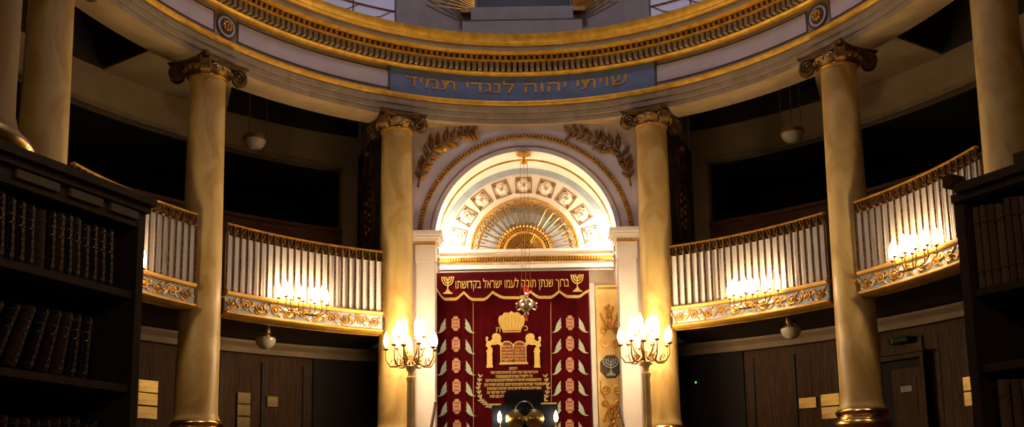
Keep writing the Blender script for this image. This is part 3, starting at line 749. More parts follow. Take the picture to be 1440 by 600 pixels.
# laurel branches in the spandrels
def laurel(pts, label, gl, ml='gilt'):
    root = thing('laurel_branch', label, 'ornament', Vector((pts[0][0], YF, pts[0][1])), 0, 'gilt laurel branches over the arch')
    P = [Vector((x, YF - .03, z)) for x, z in pts]
    # smooth curve
    C = []
    for i in range(len(P) - 1):
        for j in range(8):
            f = j / 8; p0 = P[max(i - 1, 0)]; p1 = P[i]; p2 = P[i + 1]; p3 = P[min(i + 2, len(P) - 1)]
            C.append(.5 * ((2 * p1) + (p2 - p0) * f + (2 * p0 - 5 * p1 + 4 * p2 - p3) * f * f + (3 * p1 - p0 - 3 * p2 + p3) * f ** 3))
    C.append(P[-1]); MB().tube(C, [.018 - .010 * i / len(C) for i in range(len(C))], 6).build('stem', 'gilt_dull', root, world=True)
    rnd = random.Random(3)
    lf = MB(); lf2 = MB(); n = len(C)
    for i in range(4, n - 1, 3):
        f = i / n; tdir = (C[min(i + 1, n - 1)] - C[i - 1]).normalized(); ang = atan2(tdir.z, tdir.x)
        ln = .27 * (1 - .5 * abs(f - .45) * 2) * rnd.uniform(.85, 1.15)
        for sd in (-1, 1):
            a = ang + sd * rnd.uniform(.5, .95); w = ln * .17
            poly = [(0, 0), (ln * .25, w * .7), (ln * .45, w * 1.1), (ln * .55, w * .75), (ln * .72, w * .9), (ln * .8, w * .5), (ln, 0), (ln * .8, -w * .5), (ln * .72, -w * .9), (ln * .55, -w * .75), (ln * .45, -w * 1.1), (ln * .25, -w * .7)]
            poly = [(x * cos(a) - y * sin(a), x * sin(a) + y * cos(a)) for x, y in poly]
            (lf if sd < 0 else lf2).prism(poly, .045, Matrix.Translation((C[i].x, C[i].y + .028, C[i].z)), 0, .55)
    lf.build('leaf_row', ml, root, world=True); lf2.build('leaf_row', gl, root, world=True)
def sp(u, v): p = at(u, v, YF); return (p.x, p.z)
laurel([sp(588, 264), sp(594, 238), sp(607, 213), sp(630, 197), sp(655, 189), sp(668, 187)], 'gilt laurel branch over the left shoulder of the arch', 'gilt_dull', 'gilt')
laurel([sp(887, 262), sp(881, 236), sp(870, 212), sp(846, 200), sp(820, 188), sp(797, 186)], 'darker gilt laurel branch over the right shoulder of the arch', 'gilt_dull', 'gilt_dull')
# carved panels on the bay's side walls
for sg, lab in ((-1, 'dark scroll panel with carved ornament on wall behind left column'), (1, 'dark scroll panel with carved ornament on wall behind right column')):
    a, b = Vector((sg * 2.12, YF, 0)), Vector((sg * 2.74, 16.43, 0)); mid = (a + b) / 2
    along_ = (b - a).normalized(); L = (b - a).length
    x = along_ * (1 if sg > 0 else -1); z = Vector((0, 0, 1)); y = z.cross(x)
    if y.dot(Vector((0, 1, 0)) + Vector((sg * -1, 0, 0))) < 0: pass
    fr = frame(Vector((mid.x, mid.y, 6.0)), x, y, z)
    root = thing('scroll_panel', lab, 'wall panel', fr.to_translation(), fr.to_euler().z, 'scroll panels beside the arch')
    bd = MB().box((0, -.035, .0), (L * .92, .04, 2.2)); bd.build('board', 'coffer_dark', root, flat=True)  # board coloured dark to stand for its turn away from the light
    orn = MB()
    for s_ in (.42, .33): orn.tube([(s_ * cos(2 * pi * i / 28), -.05, -.15 + s_ * 1.35 * sin(2 * pi * i / 28)) for i in range(28)], .028, 6, closed=True)
    for k in (-1, 1):
        orn.tube([(k * (.08 + .3 * i / 10 * (1 - i / 14)), -.05, .55 + .045 * i) for i in range(11)], .03, 6)
        orn.tube([(k * (.30 - .12 * cos(i * .6) * (1 - i / 16)), -.05, .68 + .12 * sin(i * .6) * (1 - i / 16)) for i in range(13)], .022, 6)
        orn.ball((k * .2, -.05, -.95), .08)
        for q in range(5): orn.ball((k * (.10 + .05 * (q % 2)), -.055, -.35 + .12 * q), .05, n=8, m=5)
    orn.ball((0, -.06, .92), .09); orn.box((0, -.03, .53), (L * .9, .05, .05)); orn.box((0, -.03, -.83), (L * .9, .05, .05))
    orn.build('carving', 'gilt_dull', root)

# ================================================================== ARK CURTAIN
YC = 15.5
x0, zt = at(614, 386, YC).x, at(614, 386, YC).z; x1 = at(827, 383, YC).x
cur = thing('ark_curtain', 'crimson velvet ark curtain embroidered in gold, under the arch', 'curtain', ((x0 + x1) / 2, YC, 0))
cm = MB(); nx = 120
vs = []; fs = []
for i in range(nx + 1):
    x = x0 + (x1 - x0) * i / nx
    for j, z in enumerate((0.6, 2.2, 3.2, 4.2, zt)):
        vs.append((x, YC + .012 * sin(x * 21) * (1 - j * .12) + .006 * sin(x * 47), z))
vs += [(v[0], v[1] + .012, v[2]) for v in vs]; nn = (nx + 1) * 5
for i in range(nx):
    for j in range(4):
        a = i * 5 + j; fs.append((a, a + 5, a + 6, a + 1)); fs.append((nn + a, nn + a + 1, nn + a + 6, nn + a + 5))
cm.add(vs, fs); cm.build('drape', 'velvet', cur, world=True)
YE = YC - .028
def epoly(mb, pts, h=.006, y=YE): mb.prism([(p[0], p[1]) for p in pts], h, Matrix.Translation((0, y, 0)))
# seams
sm = MB()
for u0, u1 in ((665.5, 666.5), (774.5, 776.5)):
    a = at(u0, 425, YC); sm.tube([(a.x, YE, a.z), (at(u0, 560, YC).x, YE, 2.4), (a.x, YE, .7)], .0035, 5)
sm.build('seam_cord', 'gold_thread', cur, world=True)
# valance with scalloped fringe
px = [(614, 405.5), (652.5, 411), (692.8, 411), (746, 410), (786.4, 409.5), (825.5, 408)]
low = [420.5, 421, 418.5, 418, 417]
edge = []
for i in range(5):
    for j in range(10):
        f = j / 10; b = min(1, sin(pi * f) * 1.35)
        u = px[i][0] + (px[i + 1][0] - px[i][0]) * f; v = px[i][1] + (px[i + 1][1] - px[i][1]) * f
        v += (low[i] - v) * b; p = at(u, v, YC); edge.append((p.x, p.z))
edge.append((x1 + .01, at(826, 408, YC).z))
va = MB(); YV = YC - .05
for i in range(len(edge) - 1):
    (a, za), (b, zb) = edge[i], edge[i + 1]
    va.add([(a, YV, za), (b, YV, zb), (b, YV, zt + .01), (a, YV, zt + .01), (a, YV + .012, za), (b, YV + .012, zb), (b, YV + .012, zt + .01), (a, YV + .012, zt + .01)], [(0, 1, 2, 3), (4, 5, 6, 7), (0, 1, 5, 4), (2, 3, 7, 6)])
vo = va.build('valance', 'velvet', cur, world=True)
fg = MB()
for i in range(len(edge) - 1):
    (a, za), (b, zb) = edge[i], edge[i + 1]; h = .030
    fg.add([(a, YV - .004, za - h), (b, YV - .004, zb - h), (b, YV - .012, zb + .012), (a, YV - .012, za + .012), (a, YV + .01, za - h), (b, YV + .01, zb - h), (b, YV + .01, zb + .012), (a, YV + .01, za + .012)], [(0, 1, 2, 3), (4, 5, 6, 7), (0, 1, 5, 4), (2, 3, 7, 6)])
fg.build('fringe', 'gold_thread', vo, world=True)
vs, fs = text_mesh('ברוך שנתן תורה לעמו ישראל בקדושתו'[::-1], .20)
if vs:
    xs = [v[0] for v in vs]; w = max(xs) - min(xs); a = at(641, 402, YC); b = at(800, 398, YC); k = (b.x - a.x) / w
    for lv, lf_ in letters(vs, fs):
        lt = MB(); lt.add([((a.x + b.x) / 2 + v[0] * k, YV - .006 - v[2] * .3, at(720, 405.2, YC).z + v[1] * 1.0) for v in lv], lf_)
        lt.build('letter', 'gold_thread', vo, world=True, flat=True)
def menorah(mb, cx, cz, h, fr_y, r=.008, wf=.33):
    w = h * wf
    for k in (1, 2, 3):
        rr = w * k / 3
        mb.tube([(cx + rr * cos(pi + pi * i / 14), fr_y, cz + h * .42 + rr * (1.35 if wf < .4 else 1.0) * sin(pi + pi * i / 14)) for i in range(15)], r, 5)
    for k in range(-3, 4):
        x = cx + w * k / 3; mb.tube([(x, fr_y, cz + h * .40), (x, fr_y, cz + h * .5)], r * 1.2, 5)
    mb.tube([(cx, fr_y, cz - h * .30), (cx, fr_y, cz + h * .5)], r * 1.2, 5)
    mb.prism([(cx - h * .27, cz - h * .5), (cx + h * .27, cz - h * .5), (cx + h * .25, cz - h * .43), (cx + h * .14, cz - h * .38), (cx + h * .06, cz - h * .25), (cx - h * .06, cz - h * .25), (cx - h * .14, cz - h * .38), (cx - h * .25, cz - h * .43)], .01, Matrix.Translation((0, fr_y + .005, 0)))
for u, v in ((630, 402), (811.5, 399)):
    p = at(u, v, YC); mm = MB(); menorah(mm, p.x, p.z, .27, YV - .008, .009); mm.build('embroidered_menorah', 'gold_thread', vo, world=True)
# cartouches and doves
def stitches_row(mb, xa, xb, z, h, y):
    for q in range(4):
        x = xa + (xb - xa) * q / 4; mb.prism([(x, z), (x + .012, z), (x + .012, z + h), (x, z + h)], .003, Matrix.Translation((0, y, 0)))
for col, (ucs, dl, dr_) in enumerate((((641, 643), 622.5, 659), ((801.5, 801), 784.5, 818.5))):
    for r in range(6):
        v = (455, 484.3, 514, 543.5, 571.5, 601)[r] - (1 if col else 0); u = ucs[0] + (ucs[1] - ucs[0]) * r / 5
        p = at(u, v, YC); ca = MB()
        w, h = .062, .112
        po = [(-w * .45, -h), (w * .45, -h), (w * .6, -h * .72), (w, -h * .62), (w * .95, -h * .2), (w * 1.02, 0), (w * .95, h * .2), (w, h * .62), (w * .6, h * .72), (w * .45, h), (-w * .45, h), (-w * .6, h * .72), (-w, h * .62), (-w * .95, h * .2), (-w * 1.02, 0), (-w * .95, -h * .2), (-w, -h * .62), (-w * .6, -h * .72)]
        epoly(ca, [(p.x + a, p.z + b) for a, b in po]); co = ca.build('cartouche', 'pink_thread', cur, world=True)
        for zz in (-.060, 0.055):
            bd = MB(); epoly(bd, [(p.x - w * .75, p.z + zz - .009), (p.x + w * .75, p.z + zz - .009), (p.x + w * .75, p.z + zz + .009), (p.x - w * .75, p.z + zz + .009)], .003, YE - .006)
            bd.build('stitched_band', 'red_thread', co, world=True)
        bd = MB(); stitches_row(bd, p.x - w * .6, p.x + w * .6, p.z - .012, .026, YE - .006); bd.build('stitching', 'red_thread', co, world=True)
        for uu, s_ in ((dl, 1), (dr_, -1)):
            q = at(uu + (ucs[1] - ucs[0]) * r / 5, v + 4, YC); dv = MB()
            out = [(-.13, -.112), (-.07, -.098), (-.05, -.06), (-.038, -.01), (-.012, .045), (.032, .10), (.06, .135), (.056, .075), (.064, .03), (.05, .0), (.072, -.018), (.042, -.06), (-.01, -.10), (-.07, -.118)]
            epoly(dv, [(q.x + s_ * a * .80, q.z + b * .92) for a, b in out]); dv.build('dove', 'dove', cur, world=True)
# crown
p = at(719.5, 453.5, YC); cw = MB()
out = [(-.135, -.155), (.135, -.155), (.15, -.10), (.19, -.03), (.205, .04), (.185, .10), (.14, .115), (.115, .15), (.07, .155), (.05, .145), (.02, .16), (0, .175), (-.02, .16), (-.05, .145), (-.07, .155), (-.115, .15), (-.14, .115), (-.185, .10), (-.205, .04), (-.19, -.03), (-.15, -.10)]
epoly(cw, [(p.x + a, p.z + b) for a, b in out], .012); cwo = cw.build('embroidered_crown', 'gold_thread', cur, world=True)
rb_ = MB()
for k in range(-3, 4): rb_.tube([(p.x + k * .036, YE - .014, p.z - .14), (p.x + k * .058, YE - .014, p.z + .02), (p.x + k * .045, YE - .014, p.z + .12)], .0035, 4)
rb_.tube([(p.x - .14, YE - .014, p.z - .13), (p.x + .14, YE - .014, p.z - .13)], .008, 4); rb_.build('crown_rib', 'gilt', cwo, world=True)
for ch, u, v in (('ת', 700.5, 462.5), ('כ', 739.5, 460.5)):
    vs, fs = text_mesh(ch, .125)
    if vs:
        q = at(u, v, YC); lt = MB(); lt.add([(q.x + a, YE - .005 - c * .3, q.z - .05 + b) for a, b, c in vs], fs); lt.build('crown_letter', 'gold_thread', cur, world=True, flat=True)
# tablets
p = at(722, 495.5, YC); tb2 = MB(); W_, H_ = .19, .36
half = lambda s: [(0, -.15), (s * W_, -.15), (s * W_, .08)] + [(s * (W_ / 2 + W_ / 2 * cos(pi * i / 10)), .08 + .085 * sin(pi * i / 10)) for i in range(11)]
for s_ in (-1, 1): epoly(tb2, [(p.x + a, p.z + b) for a, b in half(s_)], .008)
to = tb2.build('embroidered_tablets', 'red_thread', cur, world=True)
ed = MB()
for s_ in (-1, 1): ed.tube([(p.x + a, YE - .012, p.z + b) for a, b in half(s_)], .010, 5, closed=True)
epoly(ed, [(p.x - .225, p.z - .185), (p.x + .225, p.z - .185), (p.x + .205, p.z - .145), (p.x - .205, p.z - .145)], .014)
ed.build('tablet_border', 'gold_thread', to, world=True)
rnd = random.Random(5)
def stitches(mb, xa, xb, z, h, y, rnd):
    x = xa
    while x < xb - .01:
        wl = rnd.uniform(.04, .09); xe = min(x + wl, xb)
        while x < xe:
            w = rnd.uniform(.012, .02)
            mb.prism([(x, z + h * .62), (x + w * .85, z + h * .62), (x + w * .85, z + h), (x, z + h)], .004, Matrix.Translation((0, y, 0)))
            mb.prism([(x + w * .5, z + h * (0 if rnd.random() > .25 else .4)), (x + w * .9, z), (x + w * .9, z + h), (x + w * .5, z + h)], .004, Matrix.Translation((0, y, 0)))
            if rnd.random() > .5: mb.prism([(x, z), (x + w * .9, z), (x + w * .9, z + h * .28), (x, z + h * .28)], .004, Matrix.Translation((0, y, 0)))
            x += w * 1.12
        x = xe + .013
for s_ in (-1, 1):
    wr = MB()
    for k in range(5): stitches(wr, p.x + (.018 if s_ > 0 else -W_ + .018), p.x + (W_ - .018 if s_ > 0 else -.018), p.z + .075 - .05 * k, .032, YE - .009, rnd)
    wr.build('tablet_stitching', 'gold_thread', to, world=True, flat=True)
# pillars and lions
for s_, u in ((1, 688.8), (-1, 755.5)):
    a = at(u, 493, YC); b = at(u, 517, YC); pm = MB()
    epoly(pm, [(b.x - .05, b.z), (b.x + .05, b.z), (b.x + .05, b.z + .03), (b.x + .042, b.z + .04), (b.x + .04, a.z - .03), (b.x + .05, a.z - .02), (b.x + .05, a.z), (b.x - .05, a.z), (b.x - .05, a.z - .02), (b.x - .04, a.z - .03), (b.x - .042, b.z + .04), (b.x - .05, b.z + .03)], .010)
    pm.build('embroidered_pillar', 'gold_thread', cur, world=True)
    lm = MB()
    li_ = [(q * .00427, w * .00427) for q, w in [(-10, 0), (9, 0), (10, 8), (3, 13), (7, 21), (18, 20), (30, 23), (40, 15), (48, 13), (50, 19), (43, 26), (39, 34), (42, 46), (37, 58), (25, 63), (13, 60), (8, 50), (10, 42), (3, 36), (-3, 33), (-7, 38), (-4, 46), (-8, 51), (-14, 48), (-14, 38), (-11, 30), (-14, 16), (-6, 11)]]
    epoly(lm, [(a.x + s_ * q, a.z + w) for q, w in li_], .010); lm.build('embroidered_lion', 'gold_thread', cur, world=True)
# dedication lines
dm = MB(); rnd = random.Random(9)
for v, ua, ub in ((518, 716, 727), (524, 690, 756), (529.5, 697, 748), (535, 683, 763), (541, 681, 767), (546.5, 685, 760), (552, 685, 711), (557.5, 689, 708)):
    dm = MB(); a = at(ua, v + 2, YC); b = at(ub, v + 2, YC); stitches(dm, a.x, b.x, a.z, .041, YE, rnd)
    dm.build('dedication_line', 'gold_thread', cur, world=True, flat=True)
# leaf sprays
for pts, s_ in (([(675.5, 528), (672.5, 545), (676, 562), (686, 570), (697, 572)], -1), ([(767, 528), (771, 545), (767, 562), (755, 570)], 1)):
    sm_ = MB(); P = [at(u, v, YC) for u, v in pts]
    sm_.tube([(q.x, YE, q.z) for q in P], .006, 5)
    for i in range(len(P) - 1):
        for f in (.15, .5, .85):
            q = P[i].lerp(P[i + 1], f); dr2 = (P[i] - P[i + 1]).normalized(); an = atan2(dr2.z, dr2.x)
            for k in (-1, 1):
                a = an + k * .6; ln = .066; po = [(0, 0), (ln * .5, .014), (ln, 0), (ln * .5, -.014)]
                epoly(sm_, [(q.x + x * cos(a) - y * sin(a), q.z + x * sin(a) + y * cos(a)) for x, y in po], .006)
    sm_.build('leaf_spray', 'olive_thread', cur, world=True)

# gilt relief panels beside the curtain
def relief_panel(xc, w, label):
    root = thing('gilt_relief_panel', label, 'wall panel', (xc, 15.66, 0), 0, 'gilt relief panels beside the ark')
    MB().box((0, .015, 2.36), (w, .05, 4.70)).build('board', 'panel_gold', root, flat=True)
    bo = MB()
    for sx in (-1, 1): bo.box((sx * (w / 2 - .015), -.018, 2.36), (.03, .016, 4.70))
    bo.box((0, -.015, 4.70), (w, .02, .03)); bo.build('edge_band', 'panel_gold', root, flat=True)
    md = MB().prism([(.175 * cos(pi / 8 + pi / 4 * i), 3.44 + .195 * sin(pi / 8 + pi / 4 * i)) for i in range(8)], .02, None, -.01, .06); mo = md.build('medallion', 'line', root, flat=True)
    mn = MB(); menorah(mn, 0, 3.43, .26, -.038, .010, .46); mn.build('medallion_menorah', 'dove', mo)
    def spiral(cx, cz, r, s_, u_):
        sr.tube([(cx + s_ * r * (1 - i / 30) * cos(i * .42), -.018, cz + u_ * r * (1 - i / 30) * sin(i * .42)) for i in range(26)], .012, 5)
    for u_ in (1, -1):
        sr = MB()
        for s_ in (-1, 1):
            spiral(s_ * .085, 3.44 + u_ * .35, .075, s_, u_); spiral(s_ * .10, 3.44 + u_ * .56, .055, -s_, u_)
            sr.tube([(s_ * .16, -.018, 3.44 + u_ * .22), (s_ * .175, -.018, 3.44 + u_ * .35), (s_ * .11, -.018, 3.44 + u_ * .47), (s_ * .03, -.018, 3.44 + u_ * .6), (s_ * .06, -.018, 3.44 + u_ * .72), (s_ * .02, -.018, 3.44 + u_ * .86)], .012, 5)
            for q in range(4): sr.ball((s_ * (.05 + .025 * q), -.02, 3.44 + u_ * (.66 + .05 * q)), .025, n=7, m=4, sz=1.5)
        for q in range(5): sr.ball((0, -.02, 3.44 + u_ * (.62 + .085 * q)), .034 - .003 * q, n=8, m=5, sz=1.4)
        for s_ in (-1, 1): sr.ball((s_ * .05, -.02, 3.44 + u_ * .92), .024, n=7, m=4, sz=1.4)
        sr.build('scroll_relief', 'gilt', root)
relief_panel(1.265, .41, 'tall gilt relief panel with dark menorah medallion right of the red curtain')
relief_panel(-1.58, .30, 'sliver of gilt relief panel showing at the left edge of the red curtain')

# eternal lamp hanging before the curtain
el = thing('eternal_lamp', 'ornate silver eternal lamp hanging on chains before the red curtain', 'hanging lamp', (-.013, 15.0, 4.28))
MB().lathe([(.0001, .21), (.03, .205), (.022, .18), (.045, .165), (.03, .14), (.05, .12), (.10, .09), (.125, .04), (.12, -.0), (.085, -.05), (.045, -.08), (.03, -.10), (.042, -.12), (.03, -.14), (.008, -.155), (.0001, -.16)], n=20).build('body', 'silver', el)
MB().lathe([(.0001, -.155), (.016, -.175), (.02, -.20), (.01, -.23), (.0001, -.235)], n=10).build('drop', 'ruby', el)
MB().lathe([(.03, .20), (.042, .22), (.045, .29), (.035, .31), (.0001, .31)], n=14).build('flame_glass', 'ruby', el)
for k in range(3):
    a = 2 * pi * k / 3 + .5
    MB().tube([(.08 * cos(a), .08 * sin(a), -.03), (.15 * cos(a), .15 * sin(a), -.05), (.175 * cos(a), .175 * sin(a), .0), (.145 * cos(a), .145 * sin(a), .05), (.12 * cos(a), .12 * sin(a), .09)], .013, 6).ball((.165 * cos(a), .165 * sin(a), .06), .02, n=8, m=5).build('bracket', 'silver', el)
    MB().tube([(.12 * cos(a), .12 * sin(a), .09), (.07 * cos(a), .07 * sin(a), .5), (.06 * cos(a), .06 * sin(a), 2.22)], .0035, 5).build('chain', 'gilt_dull', el)
MB().lathe([(.0001, 2.20), (.05, 2.21), (.065, 2.24), (.02, 2.27), (.02, 2.31), (.11, 2.34), (.12, 2.368), (.0001, 2.37)], n=18).build('ceiling_rose', 'gilt', el)

# ================================================================== TABLETS ABOVE THE RING
tm = thing('tablet_monument', 'dark tablets with gilt rays on grey stone steps above the ring cornice', 'monument', EL(0, -.1, 8.32))
z1_, z2_ = at(737, 27, 14.72).z, at(737, 9, 14.79).z
MB().box((0, 14.84, (8.33 + z1_) / 2), (1.83, .24, z1_ - 8.33)).build('step', 'grey_stone', tm, world=True, flat=True)
MB().box((0, 14.88, (z1_ + z2_) / 2), (1.57, .18, z2_ - z1_)).build('step', 'grey_stone', tm, world=True, flat=True)
jt = MB().box((0, 14.835, z1_ - .006), (1.835, .245, .012)).box((-.915, 14.85, 8.6), (.012, .25, .3)).box((.915, 14.85, 8.6), (.012, .25, .3))
jt.build('joint_shadow', 'line', tm, world=True, flat=True)  # dark lines paint the shadow gap along the step edges and joints
tbm = MB()
for s_ in (-1, 1): tbm.prism([(s_ * .0, 0), (s_ * .69, 0), (s_ * .69, .62)] + [(s_ * (.345 + .345 * cos(pi * i / 12)), .62 + .3 * sin(pi * i / 12)) for i in range(13)], .14, Matrix.Translation((.03, 14.98, z2_)))
tbm.build('tablet', 'black_paint', tm, world=True)
rnd = random.Random(2)
for s_ in (-1, 1):
    for k in range(12):
        b = radians(9 + 6.2 * k); L_ = rnd.uniform(.85, 1.05); o_ = Vector((.03 + s_ * .76, 14.87, z2_ - .02 + .02 * k)); e_ = o_ + Vector((s_ * L_ * cos(b), -.0, L_ * sin(b)))
        MB().tube([o_, o_.lerp(e_, .5), e_], [.016, .012, .004], 5).build('ray', 'gilt', tm, world=True)
    MB().box((.02 + s_ * .86, 14.88, z2_ - .035), (.20, .15, .07)).build('bracket', 'gilt_dull', tm, world=True, flat=True)

# ================================================================== LECTERN, HANDRAILS
YL = 12.5
lec = thing('reading_lectern', 'dark reading lectern with brass trefoil discs in front of the red curtain', 'lectern', (-.05, YL, 0))
c = (-.05)
MB().box((-.05, YL + .12, 1.25), (.80, .35, 2.6)).build('body', 'navy', lec, world=True, flat=True)
MB().prism([(-.305, 2.53), (.185, 2.53), (.185, 2.68), (.17, 2.72), (.13, 2.735), (-.25, 2.735), (-.29, 2.72), (-.305, 2.68)], .20, Matrix.Translation((0, YL + .26, 0))).build('back_board', 'black_paint', lec, world=True, flat=True)
MB().box((.24, YL - .04, 2.555), (.19, .05, .018)).box((-.40, YL - .04, 2.555), (.12, .05, .018)).build('edge_trim', 'gold_thread', lec, world=True, flat=True)
for x, z, r in ((-.165, 2.37, .118), (.06, 2.37, .118), (-.055, 2.475, .115)):
    d_ = MB().lathe([(.0001, .055), (r * .5, .045), (r * .85, .02), (r * .9, .0)], n=28, mtx=frame(Vector((x, YL - .06 + (.02 if z > 2.4 else 0), z)), Vector((1, 0, 0)), Vector((0, 0, 1)), Vector((0, -1, 0))))
    do_ = d_.build('disc', 'brass' if z < 2.4 else 'navy', lec, world=True)
    MB().tube([(x + r * .93 * cos(2 * pi * i / 30), YL - .07, z + r * .93 * sin(2 * pi * i / 30)) for i in range(30)], .009, 6, closed=True).build('disc_rim', 'silver', do_, world=True)
for x, z in ((-.357, 2.33), (.322, 2.325)):
    lp = MB().lathe([(.02, -.10), (.035, -.09), (.012, -.06), (.012, 0)], (x, YL - .12, z), 12); lo = lp.build('lamp', 'brass', lec, world=True)
    MB().lathe(bulb_mesh(1.1), (x, YL - .12, z), 12).build('bulb', 'bulb', lo, world=True)
    MB().tube([(x, YL - .12, z - .10), (x, YL - .04, z - .12), (x, YL + .0, z - .12)], .01, 6).build('lamp_arm', 'brass', lo, world=True)
    light('lectern_light', (x, YL - .2, z + .05), .9, radius=.03)
for (u0, v0, u1, v1, lab) in ((612.5, 567, 603, 620, 'slim reddish wooden handrail rising left of the red curtain'), (869.5, 565, 881, 620, 'slim reddish wooden handrail rising beside the right candelabrum')):
    a, b = at(u0, v0, 13.3), at(u1, v1, 12.9); hr = thing('step_handrail', lab, 'handrail', (b.x, b.y, 0), 0, 'handrails of the ark steps')
    b2 = b + (b - a) * 1.5
    MB().tube([a, b, b2], .022, 8).ball(a, .026, n=10, m=6).build('rail', 'wood_red', hr, world=True)
    MB().tube([a.lerp(b, .5), Vector((a.lerp(b, .5).x, a.lerp(b, .5).y, 0))], .012, 6).tube([b2, Vector((b2.x, b2.y, 0))], .012, 6).build('baluster', 'brass', hr, world=True)

# ================================================================== WALL PLAQUES, SIGNS
def plaque(x, z, w, h, label, m='plate'):
    t_ = math.asin(x / 6.45); fr = ringframe(t_, 1.472, z)
    root = thing('brass_plaque', label, 'plaque', fr.to_translation(), fr.to_euler().z, 'brass plaques on the panelling')
    MB().box((0, 0, 0), (w, .012, h)).build('plate', m, root, flat=True)
    MB().box((0, -.007, 0), (w * .9, .003, h * .85)).build('engraved_field', m, root, flat=True)
pl_ = []
for i, z in enumerate((3.02, 2.845, 2.665)): plaque(-5.10, z, .30, .158, ('upper', 'middle', 'lower')[i] + ' bright brass plaque in stack between left bookcase and gallery column')
for i, z in enumerate((2.965, 2.79, 2.61)): plaque(-4.12, z, .20, .158, ('upper', 'middle', 'lower')[i] + ' dim brass plaque in stack just right of the left gallery column', 'plate_shaded')
plaque(-3.78, 2.94, .17, .15, 'single dim brass plaque furthest right on the left panelling', 'plate_shaded')
plaque(4.04, 2.755, .27, .15, 'single brass plaque left of the brass plaque pair on right panelling')
for i, z in enumerate((2.77, 2.585)): plaque(4.30, z, .29, .165, ('upper', 'lower')[i] + ' brass plaque of the pair beside the right gallery column')
for i, z in enumerate((2.77, 2.575)): plaque(5.56, z, .14, .17, ('upper', 'lower')[i] + ' brass plaque of the pair at the right bookcase edge')
def sign(t_, d, z, w, h, label, name, m1, m2, fn=EL, seed=1):
    fr = ringframe(t_, d, z, fn); root = thing(name, label, 'sign', fr.to_translation(), fr.to_euler().z)
    MB().box((0, 0, 0), (w, .05, h)).build('box', m1, root, flat=True)
    mk = MB(); r = random.Random(seed)
    mk.prism([(-w * .42, -h * .35), (-w * .30, -h * .35), (-w * .27, h * .35), (-w * .36, h * .38)], .004, None, -.0255)
    x = -w * .2
    while x < w * .38:
        mk.box((x, -.0275, 0), (w * .035, .004, h * r.uniform(.35, .6))); x += w * .085
    mk.build('marking', m2, root, flat=True)
sign(math.asin(5.06 / 6.45), 1.42, 3.465, .30, .085, 'small dark green exit sign above the door', 'exit_sign', 'sign_green', 'sign_pale')
sign(.735, 2.7, 6.70, .34, .13, 'faint grey sign in the dark opening above right gallery', 'gallery_sign', 'black_paint', 'sign_grey', EW, 4)
fr = ringframe(math.asin(2.60 / 6.46), 1.455, 3.2)
ind = thing('indicator_lamp', 'tiny green indicator lamp on the dark wall right of the right candelabrum', 'indicator', fr.to_translation(), fr.to_euler().z)
MB().box((0, .012, 0), (.07, .03, .07)).build('housing', 'black_paint', ind, flat=True); MB().ball((0, -.008, 0), .016).build('lens', 'green_led', ind)

# ================================================================== BOOKCASES AND BOOKS
def case(name, label, P, direc, face, length, depth, top, shelves, rail=True):
    """P: far end of the front edge; direc: unit vector away from it along the front; face: outward normal"""
    x = direc; y = -face; z = Vector((0, 0, 1))
    fr = frame(Vector((P[0], P[1], 0)), x, y, z)
    root = thing(name, label, 'bookcase', (P[0], P[1], 0))
    B = lambda c, s, mb=None: (mb or MB()).box(c, s, fr)
    w = .026
    for s0 in (w / 2, length - w / 2): B((s0, depth / 2, (top - .03) / 2), (w, depth, top - .03)).build('side_panel', 'case_wood', root, world=True, flat=True)
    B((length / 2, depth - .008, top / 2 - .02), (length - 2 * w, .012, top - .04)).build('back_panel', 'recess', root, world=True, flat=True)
    for zs in shelves: B((length / 2, depth / 2, zs - .010), (length - 2 * w, depth - .02, .020)).build('shelf', 'case_wood', root, world=True, flat=True)
    cr = B((length / 2 + (0 if rail else .012), depth / 2 - .01, top - .015), (length + (.02 if rail else -.024), depth + .04, .022)); B((length / 2, depth / 2 - .004, top - .035), (length + (.006 if rail else -.002), depth + .02, .022), cr); 
    if rail: B((length / 2, .012, top - .068), (length - 2 * w, .02, .045), cr)
    cr.build('cornice', 'case_wood', root, world=True, flat=True)
    return root, fr
dl_ = Vector((-.3775, -.926, 0)); fl_n = Vector((.926, -.3775, 0))
lc, lfr = case('bookcase', 'dark wooden bookcase of small prayer books filling the left foreground', (-1.070, 2.80), dl_, fl_n, .95, .24, 2.145, (1.872, 1.612, 1.352, 1.09, .80, .45, .08))
for s0, s1 in ((.035, .135), (.165, .275), (.31, .44)):
    MB().box(((s0 + s1) / 2, -.002, 2.084), (s1 - s0, .012, .022), lfr).build('label_strip', 'strip', lc, world=True, flat=True)
dr3 = Vector((.4846, -.8747, 0)); fr_n = Vector((-.8747, -.4846, 0))
rcs, rfr = case('bookcase', 'dark wooden bookcase of tall brown books at the right edge', (1.127, 2.612), dr3, fr_n, .62, .22, 2.075, (1.796, 1.600, 1.352, 1.09, .80, .45, .08), False)
MB().box((.39, .11, 2.095), (.46, .16, .05), rfr).build('crest_board', 'case_wood', rcs, world=True, flat=True)
MB().box((.010, -.008, 2.085), (.030, .05, .03), rfr).build('corner_block', 'wood_red', rcs, world=True, flat=True)

